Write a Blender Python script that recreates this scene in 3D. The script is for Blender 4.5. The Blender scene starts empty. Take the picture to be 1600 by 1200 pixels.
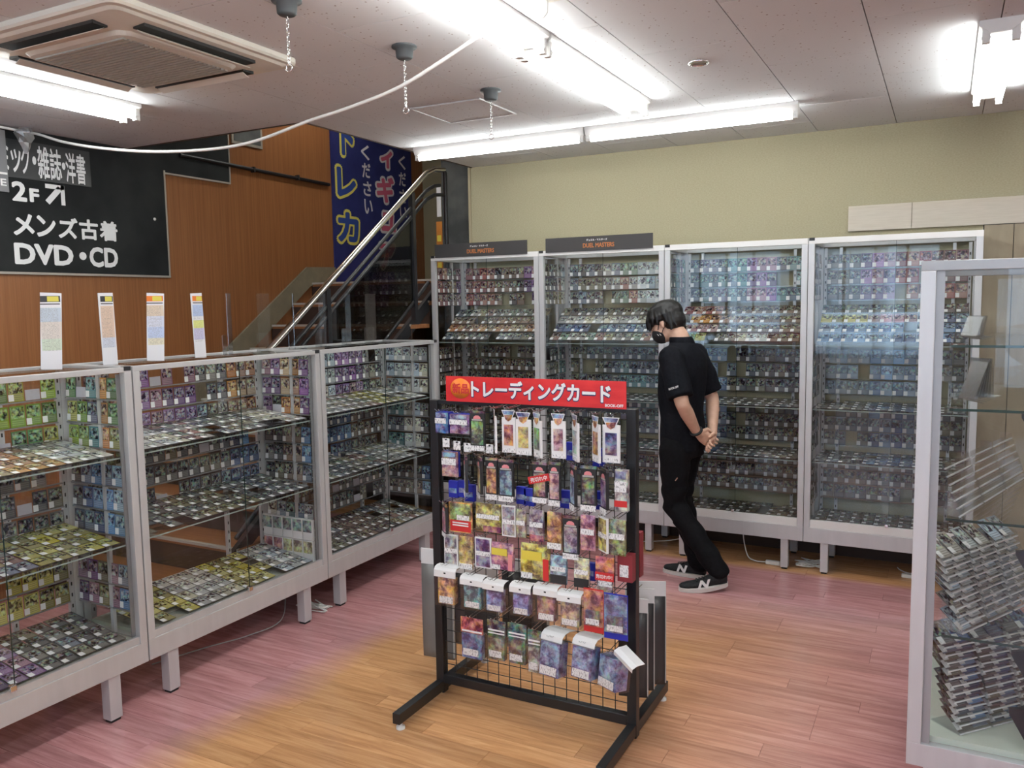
import bpy, bmesh, math, random
from math import sin, cos, pi, radians
from mathutils import Vector, Matrix, Euler

random.seed(11)
SC = bpy.context.scene
COL = SC.collection

# ---------------------------------------------------------------- camera
CAM_H = 1.69
FPX, YAW, PITCH, ROLL = 1292.0, -0.4833, -0.09777, -0.01637
_f = Vector((sin(YAW) * cos(PITCH), cos(YAW) * cos(PITCH), sin(PITCH)))
_r = Vector((cos(YAW), -sin(YAW), 0.0))
_u = _r.cross(_f)
_r2 = _r * cos(ROLL) + _u * sin(ROLL)
_u2 = -_r * sin(ROLL) + _u * cos(ROLL)
cam_data = bpy.data.cameras.new('camera')
cam_data.sensor_width = 36.0
cam_data.lens = FPX / 1600 * 36.0
cam_data.clip_start = 0.05
cam = bpy.data.objects.new('camera', cam_data)
cam.matrix_world = Matrix(((_r2.x, _u2.x, -_f.x, 0), (_r2.y, _u2.y, -_f.y, 0), (_r2.z, _u2.z, -_f.z, CAM_H), (0, 0, 0, 1)))
COL.objects.link(cam)
SC.camera = cam

# ---------------------------------------------------------------- world, exposure
world = bpy.data.worlds.new('daylight')
SC.world = world
world.use_nodes = True
world.node_tree.nodes['Background'].inputs[0].default_value = (0.55, 0.75, 1.0, 1)
world.node_tree.nodes['Background'].inputs[1].default_value = 2.2
SC.view_settings.view_transform = 'Standard'
SC.view_settings.look = 'None'
SC.view_settings.gamma = 1.0
SC.view_settings.use_curve_mapping = False
SC.view_settings.exposure = 0.97
SC.cycles.transparent_max_bounces = 32
SC.cycles.adaptive_threshold = 0.02
SC.cycles.max_bounces = 10
SC.cycles.diffuse_bounces = 3
SC.cycles.glossy_bounces = 4
SC.cycles.caustics_reflective = False
SC.cycles.caustics_refractive = False
SC.cycles.sample_clamp_indirect = 6.0
TUBE_POWER = 17.0

def project(p):
    d = Vector(p) - Vector((0, 0, CAM_H))
    w = d.dot(_f)
    if w < 0.05:
        return None
    return (800 + FPX * d.dot(_r2) / w, 600 - FPX * d.dot(_u2) / w, w)

# ---------------------------------------------------------------- materials
def principled(name, col, rough=0.5, metal=0.0, spec=0.5, emit=None, estr=0.0, coat=0.0, trans=0.0):
    m = bpy.data.materials.new(name)
    m.use_nodes = True
    b = m.node_tree.nodes['Principled BSDF']
    b.inputs['Base Color'].default_value = (*col, 1)
    b.inputs['Roughness'].default_value = rough
    b.inputs['Metallic'].default_value = metal
    b.inputs['Specular IOR Level'].default_value = spec
    if coat:
        b.inputs['Coat Weight'].default_value = coat
        b.inputs['Coat Roughness'].default_value = 0.08
    if emit:
        b.inputs['Emission Color'].default_value = (*emit, 1)
        b.inputs['Emission Strength'].default_value = estr
    return m

class NT:
    """short hand for building node trees"""
    def __init__(self, m):
        self.t = m.node_tree
        self.b = m.node_tree.nodes.get('Principled BSDF')
    def n(self, typ, **kw):
        nd = self.t.nodes.new(typ)
        for k, v in kw.items():
            if k.startswith('i_'):
                nd.inputs[k[2:].replace('_', ' ')].default_value = v
            else:
                setattr(nd, k, v)
        return nd
    def l(self, a, b):
        self.t.links.new(a, b)
    def math(self, op, a, b=None, clamp=False):
        nd = self.t.nodes.new('ShaderNodeMath'); nd.operation = op; nd.use_clamp = clamp
        for i, x in enumerate((a, b)):
            if x is None: continue
            if isinstance(x, (int, float)): nd.inputs[i].default_value = x
            else: self.l(x, nd.inputs[i])
        return nd.outputs[0]
    def mix(self, f, a, b, mode='MIX'):
        nd = self.t.nodes.new('ShaderNodeMix'); nd.data_type = 'RGBA'; nd.blend_type = mode
        for s, x in ((0, f), (6, a), (7, b)):
            if isinstance(x, (int, float)): nd.inputs[s].default_value = x
            elif isinstance(x, tuple): nd.inputs[s].default_value = (*x, 1) if len(x) == 3 else x
            else: self.l(x, nd.inputs[s])
        return nd.outputs[2]
    def ramp(self, f, stops):
        nd = self.t.nodes.new('ShaderNodeValToRGB')
        el = nd.color_ramp.elements
        while len(el) < len(stops): el.new(0.5)
        for e, (p, c) in zip(el, stops):
            e.position = p; e.color = (*c, 1) if len(c) == 3 else c
        self.l(f, nd.inputs[0])
        return nd.outputs[0]

def noisy(name, c0, c1, scale=20.0, rough=0.6, stretch=(1, 1, 1), bump=0.0, detail=3, coords='Object', spec=0.4, metal=0.0):
    """two-tone noise material"""
    m = principled(name, c0, rough, metal, spec)
    t = NT(m)
    tc = t.n('ShaderNodeTexCoord'); mp = t.n('ShaderNodeMapping')
    mp.inputs['Scale'].default_value = stretch
    t.l(tc.outputs[coords], mp.inputs['Vector'])
    nz = t.n('ShaderNodeTexNoise'); nz.inputs['Scale'].default_value = scale; nz.inputs['Detail'].default_value = detail
    t.l(mp.outputs[0], nz.inputs['Vector'])
    c = t.ramp(nz.outputs[0], [(0.35, c0), (0.65, c1)])
    t.l(c, t.b.inputs['Base Color'])
    if bump:
        bp = t.n('ShaderNodeBump'); bp.inputs['Strength'].default_value = bump; bp.inputs['Distance'].default_value = 0.002
        t.l(nz.outputs[0], bp.inputs['Height']); t.l(bp.outputs[0], t.b.inputs['Normal'])
    return m

def glass_mat(name, tint, refl=1.0, rough=0.0, base=0.0):
    """clear sheet: straight-through transmission with Fresnel reflection on the outer faces"""
    m = bpy.data.materials.new(name); m.use_nodes = True
    t = NT(m); tr = m.node_tree
    for n in list(tr.nodes): tr.nodes.remove(n)
    out = t.n('ShaderNodeOutputMaterial')
    tb = t.n('ShaderNodeBsdfTransparent'); tb.inputs[0].default_value = (*tint, 1)
    gl = t.n('ShaderNodeBsdfGlossy'); gl.inputs['Roughness'].default_value = rough
    fr = t.n('ShaderNodeFresnel'); fr.inputs[0].default_value = 1.5
    ge = t.n('ShaderNodeNewGeometry')
    front = t.math('SUBTRACT', 1.0, ge.outputs['Backfacing'])
    fac = t.math('MULTIPLY', t.math('ADD', t.math('MULTIPLY', fr.outputs[0], refl), base), front, clamp=True)
    mx = t.n('ShaderNodeMixShader')
    t.l(fac, mx.inputs[0]); t.l(tb.outputs[0], mx.inputs[1]); t.l(gl.outputs[0], mx.inputs[2]); t.l(mx.outputs[0], out.inputs[0])
    return m

ALU = noisy('brushed_aluminium', (0.57, 0.57, 0.575), (0.60, 0.60, 0.605), 30, 0.42, (1, 1, 0.1), metal=0.35, spec=0.5)
ALU_DARK = principled('aluminium_groove', (0.30, 0.30, 0.31), 0.45, 0.4)
STEEL = principled('polished_steel', (0.72, 0.70, 0.66), 0.12, 1.0)
CHROME = principled('chrome_wire', (0.8, 0.8, 0.8), 0.15, 1.0)
BLACK = principled('black_paint', (0.012, 0.012, 0.014), 0.38)
BLACKPL = principled('black_plastic', (0.02, 0.02, 0.022), 0.5)
RUBBER = principled('black_rubber', (0.01, 0.01, 0.01), 0.7)
WHITE = principled('white_paper', (0.82, 0.82, 0.82), 0.6)
WHITEPL = principled('white_plastic', (0.78, 0.77, 0.74), 0.35)
ENAMEL = principled('white_enamel', (0.80, 0.79, 0.77), 0.4)
IVORY = noisy('ivory_plastic', (0.71, 0.69, 0.61), (0.75, 0.73, 0.65), 6, 0.45)
GRILLE = noisy('grey_grille', (0.45, 0.46, 0.41), (0.50, 0.51, 0.46), 60, 0.6)
DARK = principled('dark_recess', (0.015, 0.014, 0.013), 0.6)
GLASS = glass_mat('door_glass', (0.985, 0.992, 0.99), 1.0)
SHELFGLASS = glass_mat('shelf_glass', (0.965, 0.985, 0.978), 0.9)
ACRYL = glass_mat('clear_acrylic', (0.94, 0.95, 0.955), 1.6, 0.10, 0.05)
TAPE = glass_mat('milky_tape', (0.72, 0.74, 0.78), 1.5, 0.5, 0.30)
FILM = glass_mat('clear_film', (0.95, 0.95, 0.96), 1.6, 0.12, 0.05)
SMOKE = glass_mat('smoked_glass', (0.30, 0.28, 0.25), 1.2)
EDGE = principled('glass_edge_green', (0.02, 0.05, 0.045), 0.15)
DECK = principled('pale_green_deck', (0.60, 0.66, 0.58), 0.4)
PEGWHITE = principled('pale_card_panel', (0.66, 0.64, 0.57), 0.55)
TUBE = principled('lit_tube', (1, 1, 1), 0.4, emit=(0.965, 1.0, 0.985), estr=TUBE_POWER)
TUBECAP = principled('tube_cap', (0.75, 0.75, 0.73), 0.35, 0.3)

# ---------------------------------------------------------------- mesh helpers
class MB:
    def __init__(s):
        s.v = []; s.f = []; s.m = []; s.uv = {}; s.smooth = set()
    def add(s, vs, fs, mi=0, smooth=False):
        o = len(s.v)
        s.v += [tuple(v) for v in vs]
        for f in fs:
            if smooth: s.smooth.add(len(s.f))
            s.f.append([i + o for i in f]); s.m.append(mi)
        return s
    def box(s, x0, x1, y0, y1, z0, z1, mi=0, mat=None):
        vs = [(x, y, z) for z in (z0, z1) for y in (y0, y1) for x in (x0, x1)]
        if mat is not None: vs = [mat @ Vector(v) for v in vs]
        return s.add(vs, [(0, 2, 3, 1), (4, 5, 7, 6), (0, 1, 5, 4), (2, 6, 7, 3), (0, 4, 6, 2), (1, 3, 7, 5)], mi)
    def quad(s, a, b, c, d, mi=0):
        return s.add([a, b, c, d], [(0, 1, 2, 3)], mi)
    def prism(s, poly, axis, a, b, mi=0, mat=None):
        """poly: list of 2-D points; axis: the axis it is extruded along from a to b"""
        def P(p, t):
            v = {'x': (t, p[0], p[1]), 'y': (p[0], t, p[1]), 'z': (p[0], p[1], t)}[axis]
            return tuple(mat @ Vector(v)) if mat is not None else v
        n = len(poly)
        vs = [P(p, a) for p in poly] + [P(p, b) for p in poly]
        fs = [tuple(range(n)), tuple(range(2 * n - 1, n - 1, -1))] + [(i, i + n, (i + 1) % n + n, (i + 1) % n) for i in range(n)]
        return s.add(vs, fs, mi)
    def tube(s, pts, r, n=8, closed=False, mi=0, cap=True):
        pts = [Vector(p) for p in pts]; k = len(pts); rings = []
        prev = None
        for i, p in enumerate(pts):
            a = pts[(i - 1) % k] if (i > 0 or closed) else p
            b = pts[(i + 1) % k] if (i < k - 1 or closed) else p
            d = (b - a)
            d = d.normalized() if d.length > 1e-9 else Vector((0, 0, 1))
            if prev is None:
                q = Vector((0, 0, 1)) if abs(d.z) < 0.9 else Vector((1, 0, 0))
                x = d.cross(q).normalized()
            else:
                x = (prev - d * prev.dot(d))
                x = x.normalized() if x.length > 1e-6 else d.orthogonal().normalized()
            prev = x; y = d.cross(x)
            rr = r[i] if isinstance(r, (list, tuple)) else r
            rings.append([p + (x * cos(2 * pi * j / n) + y * sin(2 * pi * j / n)) * rr for j in range(n)])
        vs = [v for rg in rings for v in rg]; fs = []
        for i in range(k if closed else k - 1):
            for j in range(n):
                a = i * n + j; b = i * n + (j + 1) % n; i2 = (i + 1) % k
                fs.append((a, b, i2 * n + (j + 1) % n, i2 * n + j))
        s.add(vs, fs, mi, True)
        if cap and not closed:
            s.add(rings[0], [tuple(range(n - 1, -1, -1))], mi); s.add(rings[-1], [tuple(range(n))], mi)
        return s
    def lathe(s, prof, c=(0, 0, 0), n=20, mi=0):
        """prof: (radius, z) pairs"""
        vs = []; fs = []
        for r, z in prof:
            vs += [(c[0] + r * cos(2 * pi * j / n), c[1] + r * sin(2 * pi * j / n), c[2] + z) for j in range(n)]
        for i in range(len(prof) - 1):
            for j in range(n):
                fs.append((i * n + j, i * n + (j + 1) % n, (i + 1) * n + (j + 1) % n, (i + 1) * n + j))
        s.add(vs, fs, mi, True)
        s.add(vs[:n], [tuple(range(n - 1, -1, -1))], mi); s.add(vs[-n:], [tuple(range(n))], mi)
        return s
    def build(s, name, mats, parent=None, bevel=0.0, recalc=True):
        """vertices are in world space unless the parent is an Empty, whose location is subtracted"""
        o0 = Vector((0, 0, 0))
        if parent is not None:
            q = parent
            while q is not None:
                o0 = o0 + q.location; q = q.parent
        me = bpy.data.meshes.new(name)
        me.from_pydata([tuple(Vector(v) - o0) for v in s.v], [], s.f)
        if not isinstance(mats, (list, tuple)): mats = [mats]
        for m in mats: me.materials.append(m)
        for p, mi in zip(me.polygons, s.m): p.material_index = mi
        for i in s.smooth: me.polygons[i].use_smooth = True
        if recalc or bevel:
            bm = bmesh.new(); bm.from_mesh(me)
            if bevel:
                bmesh.ops.bevel(bm, geom=bm.edges[:], offset=bevel, segments=2, affect='EDGES', profile=0.6)
            if recalc: bmesh.ops.recalc_face_normals(bm, faces=bm.faces)
            bm.to_mesh(me); bm.free()
        ob = bpy.data.objects.new(name, me)
        COL.objects.link(ob)
        if parent is not None: ob.parent = parent
        return ob

def tag(o, label=None, cat=None, group=None, kind=None):
    if label: o['label'] = label
    if cat: o['category'] = cat
    if group: o['group'] = group
    if kind: o['kind'] = kind
    return o

def thing(name, loc, label, cat, group=None, kind=None):
    o = bpy.data.objects.new(name, None); o.location = loc; o.empty_display_size = 0.05
    COL.objects.link(o)
    return tag(o, label, cat, group, kind)

def boxp(name, mat, parent, *b, bevel=0.0):
    return MB().box(*b).build(name, mat, parent, bevel)

def text_mesh(body, bold=0.0, extrude=0.0, spacing=1.0):
    """vertices and faces of a line of lettering, lower left at the origin, height of the em = 1"""
    c = bpy.data.curves.new('lettering', 'FONT'); c.body = body; c.offset = bold; c.resolution_u = 3
    c.extrude = extrude; c.space_character = spacing
    o = bpy.data.objects.new('lettering', c); COL.objects.link(o)
    dg = bpy.context.evaluated_depsgraph_get(); dg.update()
    me = bpy.data.meshes.new_from_object(o.evaluated_get(dg))
    vs = [Vector(v.co) for v in me.vertices]; fs = [list(p.vertices) for p in me.polygons]
    bpy.data.objects.remove(o); bpy.data.curves.remove(c); bpy.data.meshes.remove(me)
    return vs, fs

def lettering(name, body, mat, parent, origin, ux, uz, w, h, bold=0.0, depth=0.001, spacing=1.0):
    """lettering that fills a w x h box whose lower left is origin; ux / uz: unit vectors of reading and height; bold: stroke gain in parts of the em"""
    vs, fs = text_mesh(body, 0.0, 0.0, spacing)
    x0 = min(v.x for v in vs) - bold; x1 = max(v.x for v in vs) + bold; y0 = min(v.y for v in vs) - bold; y1 = max(v.y for v in vs) + bold
    ux = Vector(ux); uz = Vector(uz); nn = ux.cross(uz); og = Vector(origin)
    mb = MB()
    shifts = [(0, 0)] + ([(bold * cos(pi * k / 6), bold * sin(pi * k / 6)) for k in range(12)] if bold else [])
    for k, (sx, sy) in enumerate(shifts):
        P = [og + ux * ((v.x + sx - x0) / (x1 - x0) * w) + uz * ((v.y + sy - y0) / (y1 - y0) * h) + nn * (depth + 0.00002 * k) for v in vs]
        mb.add(P, fs)
    return mb.build(name, mat, parent, recalc=False)
# ================================================================ the setting
XL, YB, ZC = -4.836, 5.70, 2.746          # left wall, back wall, ceiling
XR, YF = 3.2, -3.6                         # right wall, front wall (behind the camera)
OPX, OPY = -3.31, 3.78                     # edge of the stairwell opening in the ceiling
YS, ZS = 7.3, 3.9                          # far end and top of the stairwell

# ---- floor: base and single planks
def floor_material():
    m = principled('laminate_floor', (0.4, 0.2, 0.12), 0.22, 0, 0.5)
    t = NT(m)
    ge = t.n('ShaderNodeNewGeometry'); oi = t.n('ShaderNodeObjectInfo')
    mp = t.n('ShaderNodeMapping'); mp.inputs['Scale'].default_value = (1.0, 13, 1)
    off = t.n('ShaderNodeCombineXYZ'); t.l(t.math('MULTIPLY', oi.outputs['Random'], 37.0), off.inputs[0])
    t.l(t.math('MULTIPLY', oi.outputs['Random'], 11.0), off.inputs[1])
    t.l(ge.outputs['Position'], mp.inputs['Vector']); t.l(off.outputs[0], mp.inputs['Location'])
    n1 = t.n('ShaderNodeTexNoise'); n1.inputs['Scale'].default_value = 2.6; n1.inputs['Detail'].default_value = 6; n1.inputs['Roughness'].default_value = 0.65
    n1.inputs['Distortion'].default_value = 0.6
    t.l(mp.outputs[0], n1.inputs['Vector'])
    # faded pinkish boards, with the unfaded orange brown left round the rack and under the cabinets
    sep = t.n('ShaderNodeSeparateXYZ'); t.l(ge.outputs['Position'], sep.inputs[0])
    nb = t.n('ShaderNodeTexNoise'); nb.inputs['Scale'].default_value = 1.6; t.l(ge.outputs['Position'], nb.inputs['Vector'])
    wob = t.math('MULTIPLY', t.math('SUBTRACT', nb.outputs[0], 0.5), 0.35)
    lft = t.math('MULTIPLY', t.math('ADD', t.math('ADD', sep.outputs[0], wob), 2.62), 5.0)
    rgt = t.math('MULTIPLY', t.math('SUBTRACT', -0.05, t.math('ADD', sep.outputs[0], wob)), 0.85)
    far = t.math('MULTIPLY', t.math('SUBTRACT', 4.65, t.math('ADD', sep.outputs[1], wob)), 1.1)
    mask = t.math('ADD', t.math('MINIMUM', t.math('MINIMUM', lft, rgt), far), 0.0, clamp=True)
    under = t.math('MULTIPLY', t.math('SUBTRACT', sep.outputs[1], 5.16), 12.0, clamp=True)
    mask = t.math('MAXIMUM', mask, under)
    pink = t.ramp(n1.outputs[0], [(0.28, (0.400, 0.170, 0.180)), (0.5, (0.560, 0.270, 0.275)), (0.72, (0.690, 0.375, 0.375))])
    orng = t.ramp(n1.outputs[0], [(0.28, (0.430, 0.205, 0.090)), (0.5, (0.600, 0.310, 0.142)), (0.72, (0.730, 0.420, 0.215))])
    c = t.mix(mask, pink, orng)
    c = t.mix(1.0, c, t.ramp(oi.outputs['Random'], [(0.0, (0.86, 0.86, 0.86)), (1.0, (1.1, 1.1, 1.1))]), 'MULTIPLY')
    t.l(c, t.b.inputs['Base Color'])
    r = t.math('ADD', t.math('MULTIPLY', n1.outputs[0], 0.16), 0.12)
    t.l(r, t.b.inputs['Roughness'])
    return m
FLOORM = floor_material()
PW, PL = 0.1015, 0.914
fl = MB().box(XL - 0.1, XR + 0.1, YF - 0.1, YS + 0.1, -0.12, -0.012).build('floor', principled('floor_base', (0.05, 0.03, 0.02), 0.8))
tag(fl, 'pinkish brown wood plank floor of the shop', kind='structure')
planks = []
row = 0
y = YF
rng = random.Random(3)
while y < YB - 0.001:
    x = XL - rng.choice((0.0, 0.3, 0.61, 0.45, 0.15))
    y1 = min(y + PW, YB)
    while x < XR:
        planks.append((max(x, XL), min(x + PL, XR), y, y1)); x += PL
    y += PW; row += 1
def plank_score(b):
    q = project(((b[0] + b[1]) / 2, (b[2] + b[3]) / 2, 0))
    if q is None or not (-200 < q[0] < 1800 and -100 < q[1] < 1290) or b[2] < 1.2: return -1
    return 1 / q[2] if (b[0] + b[1]) / 2 > -3.3 else 0.0001
order = sorted(range(len(planks)), key=lambda i: -plank_score(planks[i]))
rest = MB()
for k, i in enumerate(order):
    b = planks[i]; g = 0.0006
    if k < 300 and plank_score(b) > 0:
        boxp('plank', FLOORM, fl, b[0] + g, b[1] - g, b[2] + g, b[3] - g, -0.011, 0.0)
    else:
        rest.box(b[0] + g, b[1] - g, b[2] + g, b[3] - g, -0.011, 0.0)
tag(rest.build('plank_field', FLOORM, fl), kind='stuff')

# ---- ceiling: slab and single tiles
def tile_material():
    m = principled('ceiling_tile', (0.5, 0.47, 0.45), 0.9, 0, 0.2)
    t = NT(m); ge = t.n('ShaderNodeNewGeometry')
    vo = t.n('ShaderNodeTexVoronoi'); vo.inputs['Scale'].default_value = 34; vo.inputs['Randomness'].default_value = 1.0
    t.l(ge.outputs['Position'], vo.inputs['Vector'])
    nz = t.n('ShaderNodeTexNoise'); nz.inputs['Scale'].default_value = 55; t.l(ge.outputs['Position'], nz.inputs['Vector'])
    d = t.math('ADD', vo.outputs['Distance'], t.math('MULTIPLY', t.math('SUBTRACT', nz.outputs[0], 0.5), 0.35))
    dot = t.math('LESS_THAN', d, 0.11)
    big = t.n('ShaderNodeTexNoise'); big.inputs['Scale'].default_value = 1.2; t.l(ge.outputs['Position'], big.inputs['Vector'])
    base = t.ramp(big.outputs[0], [(0.3, (0.71, 0.725, 0.74)), (0.7, (0.76, 0.775, 0.79))])
    t.l(t.mix(dot, base, (0.36, 0.30, 0.28)), t.b.inputs['Base Color'])
    bp = t.n('ShaderNodeBump'); bp.inputs['Strength'].default_value = 0.3; bp.inputs['Distance'].default_value = 0.001
    t.l(d, bp.inputs['Height']); t.l(bp.outputs[0], t.b.inputs['Normal'])
    return m
TILEM = tile_material()
slabs = MB().box(OPX, XR + 0.1, YF - 0.1, YB + 0.1, ZC + 0.012, ZC + 0.18).box(XL - 0.1, OPX, YF - 0.1, OPY, ZC + 0.012, ZC + 0.18)
ceil = slabs.build('ceiling', principled('ceiling_backing', (0.16, 0.13, 0.12), 0.9))
tag(ceil, 'white speckled tiled ceiling of the shop', kind='structure')
TW, TL = 0.4552, 0.9104
tiles = []
ci = 0
x = -0.758 - TW * 10
while x < XR:
    yy = 3.086 - TL * 8 + (TW if ci % 2 else 0)
    while yy < YB:
        a, b, c, d = max(x, XL), min(x + TW, XR), max(yy, YF), min(yy + TL, YB)
        cuts = []
        if a < OPX and d > OPY:
            if c < OPY: cuts.append((a, b, c, OPY))
            if b > OPX: cuts.append((OPX, b, max(c, OPY), d))
        else: cuts.append((a, b, c, d))
        tiles += [q for q in cuts if q[1] - q[0] > 0.01 and q[3] - q[2] > 0.01]
        yy += TL
    x += TW; ci += 1
rest = MB()
for q in tiles:
    pr_ = project(((q[0] + q[1]) / 2, (q[2] + q[3]) / 2, ZC)); g = 0.0021
    vis = pr_ is not None and -250 < pr_[0] < 1850 and -300 < pr_[1] < 700
    if vis: boxp('ceiling_tile', TILEM, ceil, q[0] + g, q[1] - g, q[2] + g, q[3] - g, ZC, ZC + 0.0115)
    else: rest.box(q[0] + g, q[1] - g, q[2] + g, q[3] - g, ZC, ZC + 0.0115)
tag(rest.build('tile_field', TILEM, ceil), kind='stuff')

# ---- walls
def wall(name, mat, label, *boxes):
    mb = MB()
    for b in boxes: mb.box(*b)
    return tag(mb.build(name, mat), label, kind='structure')
BEIGE = noisy('beige_wallpaper', (0.385, 0.345, 0.22), (0.44, 0.40, 0.265), 90, 0.75, (1, 1, 2.2), 0.25)
BROWN = noisy('brown_wood_panel', (0.235, 0.090, 0.032), (0.300, 0.122, 0.045), 26, 0.35, (1, 3.2, 0.06), spec=0.5)
SLATE = noisy('slate_board', (0.055, 0.06, 0.06), (0.12, 0.125, 0.12), 5, 0.55, detail=6)
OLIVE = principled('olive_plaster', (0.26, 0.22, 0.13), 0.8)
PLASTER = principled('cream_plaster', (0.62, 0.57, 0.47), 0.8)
wall('wall_back', BEIGE, 'beige papered back wall above the tall glass cases', (-3.34, XR + 0.1, YB, YB + 0.1, 0, ZC + 0.18))
wall('wall_left', BROWN, 'brown wood panelled wall along the stairs', (XL - 0.1, XL, YF - 0.1, YS + 0.1, 0, ZS))
wall('wall_right', PLASTER, 'cream plaster wall on the right', (XR, XR + 0.1, YF - 0.1, YB + 0.1, 0, ZC + 0.18))
# front wall with three window openings
WB = [(-4.2, -2.4), (-1.9, -0.1), (0.5, 2.6)]
fw = MB().box(XL, XR, YF - 0.1, YF, 0, 0.75).box(XL, XR, YF - 0.1, YF, 2.5, ZC)
xs = [XL] + [v for w in WB for v in w] + [XR]
for a, b in zip(xs[::2], xs[1::2]): fw.box(a, b, YF - 0.1, YF, 0.75, 2.5)
tag(fw.build('wall_front', PLASTER), 'cream plaster wall with shop windows', kind='structure')
for i, (a, b) in enumerate(WB):
    fr = MB()
    n = 4
    for k in range(n + 1):
        xx = a + (b - a) * k / n
        fr.box(max(a, xx - 0.02), min(b, xx + 0.02), YF - 0.08, YF - 0.02, 0.75, 2.5)
    fr.box(a, b, YF - 0.08, YF - 0.02, 0.75, 0.79).box(a, b, YF - 0.08, YF - 0.02, 2.46, 2.5)
    w = tag(fr.build('window_%d' % (i + 1), ALU), 'aluminium framed shop window', kind='structure')
    for k in range(n):
        x0 = a + (b - a) * k / n + 0.02; x1 = a + (b - a) * (k + 1) / n - 0.02
        boxp('pane', GLASS, w, x0, x1, YF - 0.053, YF - 0.047, 0.79, 2.46)
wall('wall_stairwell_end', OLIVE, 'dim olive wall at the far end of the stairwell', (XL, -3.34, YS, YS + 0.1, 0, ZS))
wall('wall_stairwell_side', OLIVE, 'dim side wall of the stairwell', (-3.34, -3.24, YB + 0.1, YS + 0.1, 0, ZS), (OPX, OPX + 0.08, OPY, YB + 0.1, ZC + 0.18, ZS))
wall('wall_stairwell_front', BROWN, 'brown bulkhead above the stairwell opening', (XL, OPX + 0.08, OPY - 0.1, OPY, ZC + 0.18, ZS))
wall('ceiling_stairwell', PLASTER, 'upper ceiling of the stairwell', (XL - 0.1, -3.2, OPY - 0.1, YS + 0.1, ZS, ZS + 0.1))
wall('wall_slate', SLATE, 'dark slate coloured board beside the beige wall', (-3.66, -3.34, 5.80, 5.86, 0, 3.6))
wall('trim_1', principled('dark_trim', (0.05, 0.03, 0.02), 0.5), 'thin dark edge trim of the stairwell opening', (XL, OPX, OPY, OPY + 0.012, ZC - 0.004, ZC + 0.18), (OPX - 0.012, OPX, OPY, YB, ZC - 0.004, ZC + 0.18))
wall('trim_2', principled('wall_joint', (0.40, 0.34, 0.22), 0.7), 'corner bead at the left end of the beige wall', (-3.345, -3.325, YB - 0.012, YB, 0, ZC))
# pale lintel and sliding panel doors right of the cases
LINT = noisy('pale_lintel', (0.60, 0.54, 0.45), (0.64, 0.58, 0.49), 40, 0.7, (0.2, 1, 3))
lt = tag(MB().box(-0.565, -0.205, YB - 0.022, YB, 2.105, 2.26).box(-0.202, 3.1, YB - 0.022, YB, 2.105, 2.26).build('trim_3', LINT), 'pale lintel board above the panels', kind='structure')
DOORM = noisy('tan_door_panel', (0.34, 0.285, 0.20), (0.38, 0.32, 0.225), 30, 0.6, (1, 1, 0.2))
dr = tag(MB().box(0.18, 2.9, YB - 0.012, YB, 0, 2.105).build('door_1', principled('door_gap', (0.04, 0.03, 0.025), 0.7)), 'tan panelled sliding door beside the last tall case', kind='structure')
for a, b in ((0.185, 0.333), (0.337, 0.80), (0.804, 1.27), (1.274, 1.74), (1.744, 2.2)):
    boxp('panel', DOORM, dr, a, b, YB - 0.03, YB - 0.012, 0.005, 2.10)
tag(MB().box(-3.3, 0.18, YB - 0.012, YB, 0, 0.09).build('baseboard_back', principled('brown_baseboard', (0.06, 0.03, 0.02), 0.5)), 'dark baseboard under the tall cases', kind='structure')

# ================================================================ ceiling fittings
def tube_light(name, x, y, length, along, twin, label, group, zc=ZC):
    """batten fitting hung under the ceiling, its middle at (x, y)"""
    t = thing(name, (x, y, zc), label, 'ceiling light', group)
    if along == 'x': R = Matrix.Translation((x, y, zc))
    else: R = Matrix.Translation((x, y, zc)) @ Matrix.Rotation(pi / 2, 4, 'Z')
    L = length / 2
    def P(*p): return R @ Vector(p)
    hw = 0.075 if twin else 0.03
    prof = [(-hw, 0), (-hw, -0.018), (-hw * 0.45, -0.05), (hw * 0.45, -0.05), (hw, -0.018), (hw, 0)]
    b = MB(); n = len(prof)
    vs = [P(-L, a, c) for a, c in prof] + [P(L, a, c) for a, c in prof]
    b.add(vs, [tuple(range(n)), tuple(range(2 * n - 1, n - 1, -1))] + [(i, i + n, (i + 1) % n + n, (i + 1) % n) for i in range(n)])
    b.build('housing', ENAMEL, t)
    for s in ((-0.05, 0.05) if twin else (0.0,)):
        zz = -0.062 if twin else -0.072
        tb = MB().tube([P(-L + 0.03, s, zz), P(L - 0.03, s, zz)], 0.0155, 12).build('tube', TUBE, t)
        for e in (-1, 1):
            MB().tube([P(e * (L - 0.032), s, zz), P(e * (L - 0.012), s, zz)], 0.0165, 12).build('end_cap', TUBECAP, tb)
            k = MB()
            vs = [P(e * (L - 0.016) + dx, s + dy, dz) for dz in (-0.085, -0.02) for dy in (-0.014, 0.014) for dx in (-0.012, 0.012)]
            k.add(vs, [(0, 2, 3, 1), (4, 5, 7, 6), (0, 1, 5, 4), (2, 6, 7, 3), (0, 4, 6, 2), (1, 3, 7, 5)])
            k.build('socket', WHITEPL, t)
    return t
GL = 'fluorescent batten lights on the ceiling'
tube_light('tube_light', -2.61, 4.80, 1.24, 'x', False, 'single tube light above the leftmost tall cases, left half of the row', GL)
tube_light('tube_light', -1.36, 4.80, 1.24, 'x', False, 'single tube light above the tall cases, right half of the row', GL)
tube_light('tube_light', -1.49, 3.70, 1.24, 'y', True, 'twin tube light ending near the tall cases, beside the downlight', GL)
tube_light('tube_light', -1.49, 2.44, 1.24, 'y', True, 'twin tube light at the top edge above the rack', GL)
tube_light('tube_light', 0.155, 4.41, 1.24, 'y', True, 'twin tube light at the upper right by the beige wall', GL)
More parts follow.
